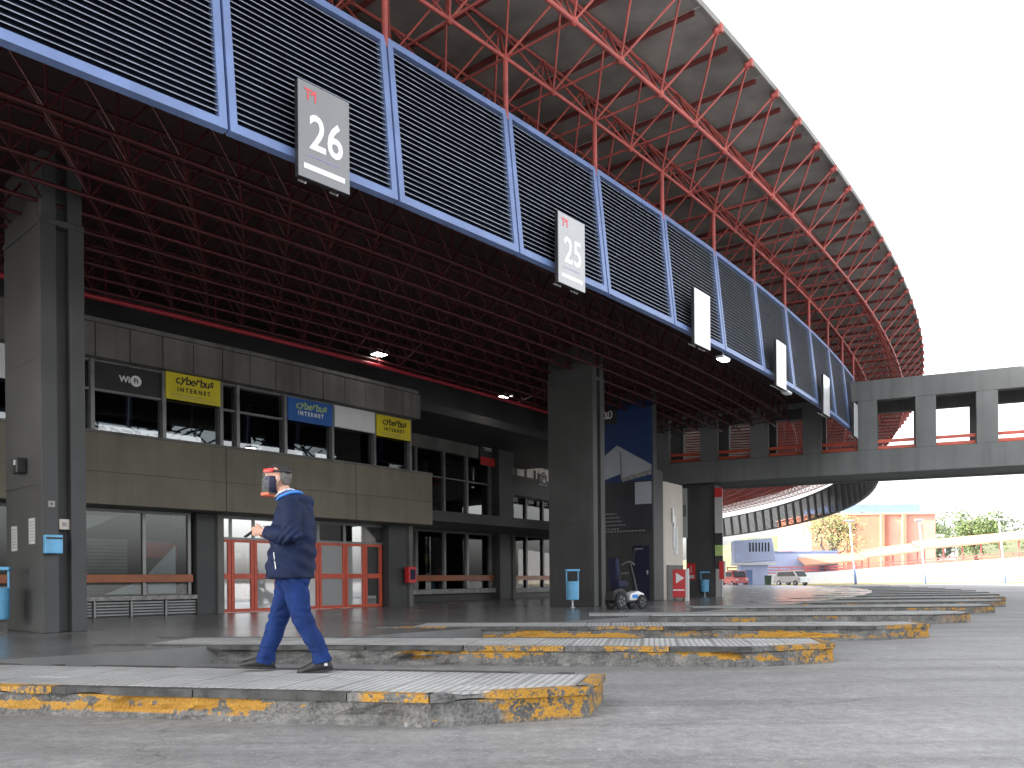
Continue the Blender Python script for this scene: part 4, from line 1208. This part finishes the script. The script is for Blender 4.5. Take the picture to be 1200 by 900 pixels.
b.sweep([(.02, -.12, 1.47), (.12, -.1, 1.475), (.175, 0, 1.455), (.12, .1, 1.475), (.02, .12, 1.47)], [.03, .05, .062, .05, .03], 14)
b.ell((.165, 0, 1.37), (.06, .11, .10), 16, 10)
jk = remeshed(b, 'jacket', .0085, 'jacket', man, .014, 7, 1, 11, jack_fold)
for (p, q) in (((-.06, -.226, 1.02), (-.045, -.222, .88)), ((-.05, -.18, 1.3), (-.045, -.185, 1.24))):
    b = MB(); b.tube(p, q, .0045, 6); b.build('zip', 'metal', man)
# blue lining showing at the collar, shirt collar
b = MB(); b.sweep([(-.075, -.045, 1.475), (-.03, -.09, 1.5), (.04, -.095, 1.528), (.085, -.05, 1.54), (.09, .05, 1.54), (.04, .095, 1.528), (-.03, .09, 1.5), (-.075, .045, 1.475)], [(.02, .012), (.03, .014), (.036, .016), (.036, .016), (.036, .016), (.036, .016), (.03, .014), (.02, .012)], 10); b.smooth = True; b.build('collar_lining', 'lining', man)
b = MB(); b.sweep([(-.09, -.03, 1.505), (-.05, -.07, 1.53), (.0, -.072, 1.557), (.04, -.03, 1.565), (.04, .03, 1.565), (.0, .072, 1.557), (-.05, .07, 1.53), (-.09, .03, 1.505)], [(.02, .01)]*8, 10); b.smooth = True; b.build('shirt_collar', 'shirt', man)
# hair cap
def hair_fn(p):
    n_ = noise.noise(p*38)*.006
    d = (p-Vector((-.07, 0, 1.68))).normalized()
    return p+d*n_
def hair_piece(nm, m_, keep, grow=1.0):
    b = MB(); b.ell((-.07, 0, 1.678), (.107*grow, .084*grow, .120*grow), 34, 24, hair_fn)
    b.f = [f for f in b.f if all(keep(Vector(b.v[i])) for i in f)]
    b.smooth = True
    ho = b.build(nm, m_, man); sm_ = ho.modifiers.new('thickness', 'SOLIDIFY'); sm_.thickness = .012; sm_.offset = -1
hair_piece('hair', 'hair', lambda c: (c.z+.012*math.sin(c.x*120+c.y*60) > 1.742 and c.x > -.15) or (c.z+.014*math.sin(c.x*90) > 1.70 and c.x > -.06))
hair_piece('grey_hair', 'hairgrey', lambda c: 1.60 < c.z < 1.72 and c.x > -.052 and not (abs(c.y) > .06 and c.z < 1.64 and c.x < -.03), .995)
# mask
b = MB(); b.ell((-.09, 0, 1.628), (.116, .084, .085), 30, 20)
b.f = [f for f in b.f if all(b.v[i][0] < -.07 and 1.545 < b.v[i][2] < 1.68 for i in f)]
b.smooth = True
mk = b.build('face_mask', 'mask', man); s_ = mk.modifiers.new('thickness', 'SOLIDIFY'); s_.thickness = .006; s_.offset = 1
b = MB(); b.lathe([(.016, 0), (.016, .003)], 14); e_ = b.build('mask_emblem', 'paper', mk); e_.location = (-.15, -.066, 1.625); e_.rotation_euler = (math.pi/2, 0, R_(-38))
for s_ in (-1, 1):
    b = MB(); b.sweep([(-.085, s_*.078, 1.655), (-.06, s_*.087, 1.67), (-.045, s_*.086, 1.65)], .0025, 6); b.sweep([(-.085, s_*.07, 1.6), (-.06, s_*.085, 1.62), (-.045, s_*.086, 1.65)], .0025, 6); b.build('ear_loop', 'paper', mk)
# visor
vz = thing('face_shield', 'clear face shield with red headband worn by the walking person', 'face shield', (-2.0, 7.36, 1.93), 0)
def arcpts(r, rx, a0, a1, z, n=18, cx=-.005): return [(cx+rx*math.cos(R_(a0+(a1-a0)*i/n)), r*math.sin(R_(a0+(a1-a0)*i/n)), z) for i in range(n+1)]
def strip(pts0, pts1, th=.004):
    b = MB(); n = len(pts0); c = Vector((0, 0, 0))
    vs = [*pts0, *pts1]
    b.add(vs, [(i, i+1, n+i+1, n+i) for i in range(n-1)]); b.smooth = True
    return b
b = strip(arcpts(.096, .128, 100, 260, .012), arcpts(.096, .128, 100, 260, .044)); o = b.build('headband', 'visor', vz); o.modifiers.new('t', 'SOLIDIFY').thickness = .012
b = strip(arcpts(.09, .112, -100, 100, .012), arcpts(.09, .112, -100, 100, .03)); o = b.build('strap', 'black', vz); o.modifiers.new('t', 'SOLIDIFY').thickness = .004
b = strip(arcpts(.112, .15, 112, 248, -.165), arcpts(.1, .136, 112, 248, .03)); o = b.build('shield', 'film', vz); o.modifiers.new('t', 'SOLIDIFY').thickness = .0015
b = strip(arcpts(.113, .152, 112, 248, -.185), arcpts(.113, .151, 112, 248, -.163)); o = b.build('lower_trim', 'trim', vz); o.modifiers.new('t', 'SOLIDIFY').thickness = .006
# shoes
for s_ in (-1, 1):
    ax, ay, az = AN[s_]
    fx = ax
    lift = .012 if s_ > 0 else .0
    tilt = R_(4) if s_ > 0 else R_(-7)
    prof = [(.085, .012, .07, .036), (.07, .012, .11, .042), (.02, .012, .13, .048), (-.045, .012, .125, .05), (-.1, .012, .095, .05), (-.16, .012, .072, .05), (-.205, .014, .058, .043), (-.235, .018, .038, .024)]
    b = MB(); rings = []
    for x, z0, z1, wy in prof:
        rings.append([Vector((x, wy*math.cos(q), z0+(z1-z0)*max(0, math.sin(q))**.6 if math.sin(q) > 0 else z0)) for q in [2*math.pi*k/16 for k in range(16)]])
    b.rings(rings); b.smooth = True
    sh = b.build('shoe', 'shoe', man); sh.scale = (.92, 1, 1); sh.location = (fx, ay, lift+.004); sh.rotation_euler = (0, tilt, 0)
    b = MB(); b.prism([(.095, -.032), (.095, .032), (.05, .05), (-.1, .054), (-.17, .054), (-.238, .026), (-.238, -.026), (-.17, -.054), (-.1, -.054), (.05, -.05)], 0, .02); b.build('sole', 'rubber', sh)
    b = MB(); b.sweep([(.02, 0, .09), (.02, 0, .14)], .043, 12); b.build('sock', 'sock', sh)
    b = MB(); b.box(.03, .06, -.046, -.043, .05, .075); b.build('side_mark', 'sock', sh)
# phone in the hand
o = thing('phone', 'dark phone held by the walking person', 'phone', (-1.93-.275, 7.36-.1, .232+1.195), 0)
T = Matrix.Rotation(R_(-35), 4, 'Y')
b = MB(); b.box(-.075, .06, -.036, .036, 0, .009, T); b.build('case', 'black', o, .003)
b = MB(); b.box(-.07, .055, -.033, .033, .0092, .0102, T); b.build('screen', 'carglass', o)

# ================================================================== FAR SIDE OF THE YARD
YW = 118.0
o = thing('ramp_wall', 'long white retaining wall rising to the right across the yard', 'wall', (40, YW, 0), 0, None, True)
b = MB(); n = 12
xs = [22+i*(150-22)/n for i in range(n+1)]
def wtop(x): return 1.45+max(0, x-38)*.064
vs = [(x, YW+d, z) for x in xs for d, z in ((0, 0), (0, wtop(x)), (.4, wtop(x)), (.4, 0))]
fs = [(0, 1, 2, 3), (4*n+3, 4*n+2, 4*n+1, 4*n)]
for i in range(n):
    a = 4*i; c = a+4
    for q in range(4): fs.append((a+q, c+q, c+(q+1) % 4, a+(q+1) % 4))
b.add(vs, fs); b.build('wall', 'fwhite', o)
b = MB(); b.box(22, 150, YW-.5, YW-.02, 0, .15); b.build('yellow_kerb', 'kerbyel', o)
for x0, x1, z0, z1, lab in ((41, 49.5, 2.55, 3.3, 'lowest salmon ramp canopy, left of the three'), (49.6, 57.3, 3.6, 4.45, 'middle salmon ramp canopy behind the white wall'), (57.5, 90, 4.75, 7.6, 'longest salmon ramp canopy climbing to the right')):
    o = thing('ramp_canopy', lab, 'canopy', (x0, YW+2, 0), 0, 'canopies over the ramp', True)
    b = MB(); y0, y1 = YW+1.2, YW+4.6
    vs = [(x0, y0, z0), (x1, y0, z1), (x1, y1, z1+1.1), (x0, y1, z0+1.1), (x0, y0, z0+.22), (x1, y0, z1+.22), (x1, y1, z1+1.32), (x0, y1, z0+1.32)]
    b.add(vs, [(3, 2, 1, 0), (4, 5, 6, 7), (0, 1, 5, 4), (1, 2, 6, 5), (2, 3, 7, 6), (3, 0, 4, 7)]); b.build('roof', 'canopyroof', o)
    k = int((x1-x0)/2.6)
    for i in range(k+1):
        x = x0+.4+(x1-x0-.8)*i/k; z = z0+(z1-z0)*(x-x0)/(x1-x0)
        b = MB(); b.box(x-.07, x+.07, YW+1.6, YW+1.74, max(0, z-3.2), z); b.build('post', 'rail', o)
    for h in (.55, .95):
        b = MB(); b.add([(x0, YW+.9, wtop(x0)+h-.35), (x1, YW+.9, wtop(x1)+h-.35), (x1, YW+.9, wtop(x1)+h-.2), (x0, YW+.9, wtop(x0)+h-.2), (x0, YW+1.0, wtop(x0)+h-.35), (x1, YW+1.0, wtop(x1)+h-.35), (x1, YW+1.0, wtop(x1)+h-.2), (x0, YW+1.0, wtop(x0)+h-.2)], [(3, 2, 1, 0), (4, 5, 6, 7), (0, 1, 5, 4), (1, 2, 6, 5), (2, 3, 7, 6), (3, 0, 4, 7)]); b.build('handrail', 'rail', o)
o = thing('ramp_railing', 'pinkish red railing on the low end of the ramp', 'railing', (34, YW+1, 0), 0, None, True)
for h in (1.6, 2.0, 2.4):
    b = MB(); b.box(30, 48.8, YW+.9, YW+1.0, h, h+.14); b.build('bar', 'rail', o)
for i in range(11):
    b = MB(); b.box(30+1.8*i, 30.1+1.8*i, YW+1.01, YW+1.1, 0, 2.6); b.build('post', 'rail', o)
for x, lab in ((46.9, 'leaning lamp post left, by the low end of the ramp'), (56.4, 'leaning lamp post in front of the white wall, middle one'), (67.3, 'tall pale lamp post at the right, in front of the white wall')):
    o = thing('lamp_post', lab, 'lamp post', (x, YW-1.6, 0), 0, 'lamp posts along the white wall')
    b = MB(); b.tube((0, 0, 0), (-.22, 0, 2.6), .17, 8, .14); b.smooth = True; b.build('blue_base', 'fblue', o)
    b = MB(); b.tube((-.22, 0, 2.6), (-.8, 0, 8.6), .13, 8, .08); b.smooth = True; b.build('shaft', 'fwhite', o)
    b = MB(); b.box(-1.15, -.35, -.12, .12, 8.5, 8.62); b.build('arm', 'metal', o)
    for dx in (-1.1, -.4):
        b = MB(); b.box(dx-.25, dx+.25, -.2, .2, 8.62, 8.85); b.build('lamp_head', 'metal', o)
# orange building
o = thing('orange_building', 'big orange and pink windowless hall with a blue band on top', 'building', (95, 225, 0), 0, None, True)
b = MB(); b.box(78, 98, 222, 250, 0, 17.5); b.build('wall', 'fpink', o); b = MB(); b.box(98, 110.5, 222.5, 250, 0, 17.5); b.build('wall', 'fpink2', o)
for x in (86, 95.8, 101.5):
    b = MB(); b.box(x, x+.9, 221.2, 222.6, 0, 17.4); b.build('buttress', 'fpink', o)
b = MB(); b.box(84, 107, 223.5, 245, 17.5, 20); b.build('blue_band', 'fblue', o)
b = MB(); b.box(77.6, 111, 221.8, 250.5, 17.2, 17.6); b.build('coping', 'fpink2', o)
# lilac cabin tower
o = thing('control_cabin', 'pale lilac blue cabin with overhanging upper box and a row of dark lettering bars', 'cabin', (32.5, 115, 0), R_(-8))
b = MB(); b.xprism([(-2.6, 3.0), (-2.7, 6.0), (2.2, 6.3), (2.7, 3.3)], -2.0, 2.0); b.build('upper_box', 'kiosk', o, .1)
b = MB(); b.box(-1.9, 1.7, -1.5, 1.5, 0, 3.0); b.build('lower_wall', 'kiosk', o)
b = MB(); b.box(-2.75, 2.75, -2.1, 2.1, 2.75, 3.05); b.build('floor_slab', 'fwhite', o)
for i in range(7):
    b = MB(); b.box(-.75+i*.4, -.55+i*.4, -2.03, -1.99, 4.5, 5.7); b.build('lettering_bar', 'carglass', o)  # dark bars in place of the cabin's unreadable lettering
b = MB(); b.box(-1.2, -.3, -1.54, -1.5, 0, 2.1); b.build('door', 'fblue', o)
o = thing('blue_wall', 'plain blue wall between the cabin and the bare tree', 'wall', (40, 124, 0), 0, None, True)
b = MB(); b.box(34, 47, 123, 126, 0, 4.6); b.build('wall', 'kiosk', o); b = MB(); b.box(33.9, 47.1, 122.9, 126.1, 4.6, 4.85); b.build('coping', 'fblue', o)
# parked vehicles
def van(lab, name, loc, rz, m, sc_=1):
    o = thing(name, lab, 'car', loc, rz)
    b = MB(); b.xprism([(-2.1, .35), (-2.15, 1.0), (-1.75, 1.85), (1.2, 1.9), (1.75, 1.15), (2.2, 1.0), (2.25, .4)], -.88, .88); b.build('body', m, o, .06)
    b = MB(); b.xprism([(1.28, 1.78), (1.78, 1.16), (1.80, 1.2), (1.3, 1.84)], -.76, .76); b.build('windscreen', 'carglass', o)
    b = MB(); b.xprism([(-2.16, 1.12), (-1.84, 1.74), (-1.88, 1.78), (-2.2, 1.14)], -.74, .74); b.build('rear_window', 'carglass', o)
    for s_ in (-1, 1):
        b = MB(); b.xprism([(-1.6, 1.2), (-1.5, 1.72), (1.05, 1.76), (1.5, 1.2)], s_*.885-.004, s_*.885+.004); b.build('side_window', 'carglass', o)
        b = MB(); b.box(-2.17, -2.12, s_*.75-.1, s_*.75+.1, .8, 1.05); b.build('tail_light', 'redbox', o)
        b = MB(); b.box(2.19, 2.26, s_*.65-.16, s_*.65+.16, .75, .92); b.build('headlight', 'white', o)
        for x in (-1.35, 1.4):
            b = MB(); b.lathe([(.2, -.1), (.33, -.1), (.34, 0), (.33, .1), (.2, .1)], 16); w_ = b.build('wheel', 'rubber', o); w_.location = (x, s_*.82, .34); w_.rotation_euler = (math.pi/2, 0, 0)
            b = MB(); b.lathe([(.19, -.11), (.19, .11)], 10); b.build('rim', 'metal', w_)
    b = MB(); b.box(-2.25, -2.1, -.85, .85, .4, .6); b.build('bumper', 'black', o)
    return o
van('white car with dark windscreen parked by the cabin', 'parked_car', (35.4, 108, 0), R_(-62), 'car')
van('red car half hidden behind the bridge pier posters', 'parked_car', (27.6, 106, 0), R_(-80), 'carred')
o = thing('wheeled_bin', 'dark green wheeled bin beside the white car', 'bin', (30.9, 103, 0), 0)
b = MB(); b.xprism([(-.28, .12), (-.34, 1.2), (.34, 1.2), (.28, .12)], -.35, .35); b.build('tub', 'greenbin', o, .02); b = MB(); b.box(-.37, .37, -.4, .38, 1.2, 1.3); b.build('lid', 'greenbin', o, .02)
for x in (-.25, .25):
    b = MB(); b.lathe([(.1, -.03), (.1, .03)], 12); w_ = b.build('wheel', 'rubber', o); w_.location = (x, .3, .1); w_.rotation_euler = (0, math.pi/2, 0)

# trees
def tree(lab, loc, h, rx, rz, m, seed, nleaf, bare=0, group=None, ls=.28, name='tree'):
    rnd = random.Random(seed)
    o = thing(name, lab, 'tree', loc, rnd.uniform(0, 6), group)
    b = MB(); tips = []
    def grow(p, d, L, r, lev):
        pts = [p]; q = p.copy(); dd = d.copy()
        for i in range(3):
            dd = (dd+Vector((rnd.uniform(-.25, .25), rnd.uniform(-.25, .25), rnd.uniform(-.05, .15)))).normalized()
            q = q+dd*L/3; pts.append(q.copy())
        b.sweep(pts, [r, r*.85, r*.72, r*.6], 6)
        if lev >= 3: tips.append(q); return
        for k in range(3 if lev else 5):
            a = rnd.uniform(0, 6.28); sp = rnd.uniform(.5, 1.0)
            nd = (dd+Vector((math.cos(a), math.sin(a), .1))*sp).normalized()
            grow(q if k else pts[2], nd, L*rnd.uniform(.6, .8), r*.55, lev+1)
        tips.append(q)
    grow(Vector((0, 0, 0)), Vector((0, 0, 1)), h*.34, h*.028, 0)
    b.smooth = True
    b.build('trunk', 'bark', o)
    lb = MB()
    cl = [Vector((rnd.gauss(0, .55)*rx, rnd.gauss(0, .55)*rx, h*.62+rnd.gauss(0, .45)*rz)) for _ in range(max(6, nleaf//70))]
    if bare: cl = [t_ for t_ in tips]
    for i in range(nleaf):
        c = rnd.choice(cl)
        s2 = (h*.05 if bare else rx*.2)
        p = c+Vector((rnd.gauss(0, s2), rnd.gauss(0, s2), rnd.gauss(0, s2*.8)))
        a = Vector((rnd.uniform(-1, 1), rnd.uniform(-1, 1), rnd.uniform(-1, 1))).normalized(); c_ = a.orthogonal().normalized()
        l_ = ls*rnd.uniform(.6, 1.3)
        lb.add([p-a*l_, p+c_*l_*.5, p+a*l_, p-c_*l_*.5], [(0, 1, 2, 3)])
    lb.build('crown', m, o)
    return o
tree('spreading bare tree with thin yellow leaves beside the orange building', (46.8, 127, 0), 12.5, 5.5, 2.8, 'leafy', 4, 2200, 1, ls=.17).scale = (1.3, 1.3, .95)
# hillside to the right
b = MB(); n = 30; vs = []; fs = []
for i in range(n+1):
    for j in range(6):
        x = 60+i*340/n; y = 290+j*60
        z = max(-2, 4+j*5*min(1, (x-90)/70)+3*noise.noise(Vector((x*.03, y*.03, 0)))) if x > 100 else -2
        vs.append((x, y, z))
for i in range(n):
    for j in range(5): fs.append((i*6+j, i*6+6+j, i*6+7+j, i*6+1+j))
b.add(vs, fs); struct('hill', b, 'hill')
TR = [(118, 262, 13, 5, 4, 'leafd', 'dark low tree just right of the orange building'), (131, 268, 14, 6, 4.5, 'leafd', 'dark round tree beyond the ramp canopy'), (146, 300, 17, 7, 5, 'leafg', 'broad green tree on the far hillside'),
      (138, 330, 18, 6, 5, 'leafd', 'tree on the hill crest behind the house'), (158, 290, 19, 7, 6, 'leafg', 'bright green tree behind the long canopy'), (170, 310, 20, 7, 6, 'leafd', 'dark green tree left of the tall pale lamp post'), (176, 280, 18, 7, 6, 'leafg', 'bushy tree behind the tall pale lamp post'),
      (190, 300, 21, 7, 6, 'leafg', 'tall green tree near the right edge'), (176, 246, 12, 5, 3.5, 'leafg', 'low green tree under the end of the long canopy'), (205, 290, 22, 8, 6, 'leafd', 'dark tree at the right edge of the hillside')]
for i, (x, y, h, rx, rz, m_, lab) in enumerate(TR):
    tree(lab, (x, y, 1.5 if y < 285 else 4.5), h, rx, rz, m_, 20+i, 2600, 0, 'trees on the far hillside', .42)
o = thing('hill_house', 'pale house with flat roof among the hillside trees', 'house', (141, 285, 6), 0)
b = MB(); b.box(-6, 6, -4, 4, 0, 6); b.build('wall', 'pavement', o); b = MB(); b.box(-6.4, 6.4, -4.4, 4.4, 6, 6.5); b.build('roof', 'conc', o); b = MB(); b.box(-2, 2.5, -2, 3, 6.5, 9); b.build('attic', 'fwhite', o)
for x in (-4, -1, 2):
    b = MB(); b.box(x, x+1.6, -4.05, -3.98, 2.4, 4.6); b.build('window', 'carglass', o)
# street behind the terminal: wall and orange canopy seen through the doors
o = thing('rear_street_wall', 'bright wall with orange canopy seen through the terminal doors', 'wall', pol(84, -34, 0), 0, None, True)
b = MB(); b.arc(83.6, 84, -50, -10, 0, 2.6, 1); b.build('wall', 'fwhite', o)
b = MB(); b.arc(84.0, 88, -50, -10, 2.9, 3.1, 1); b.build('canopy', 'canopyroof', o)
for i in range(14):
    b = MB(); t_ = -49+2.8*i; b.arc(87.5, 87.65, t_, t_+.1, 0, 2.9, 1); b.build('post', 'rail', o)

# ------------------------------------------------------------------ tidy helper properties
for o in THINGS:
    if '_o' in o: del o['_o']
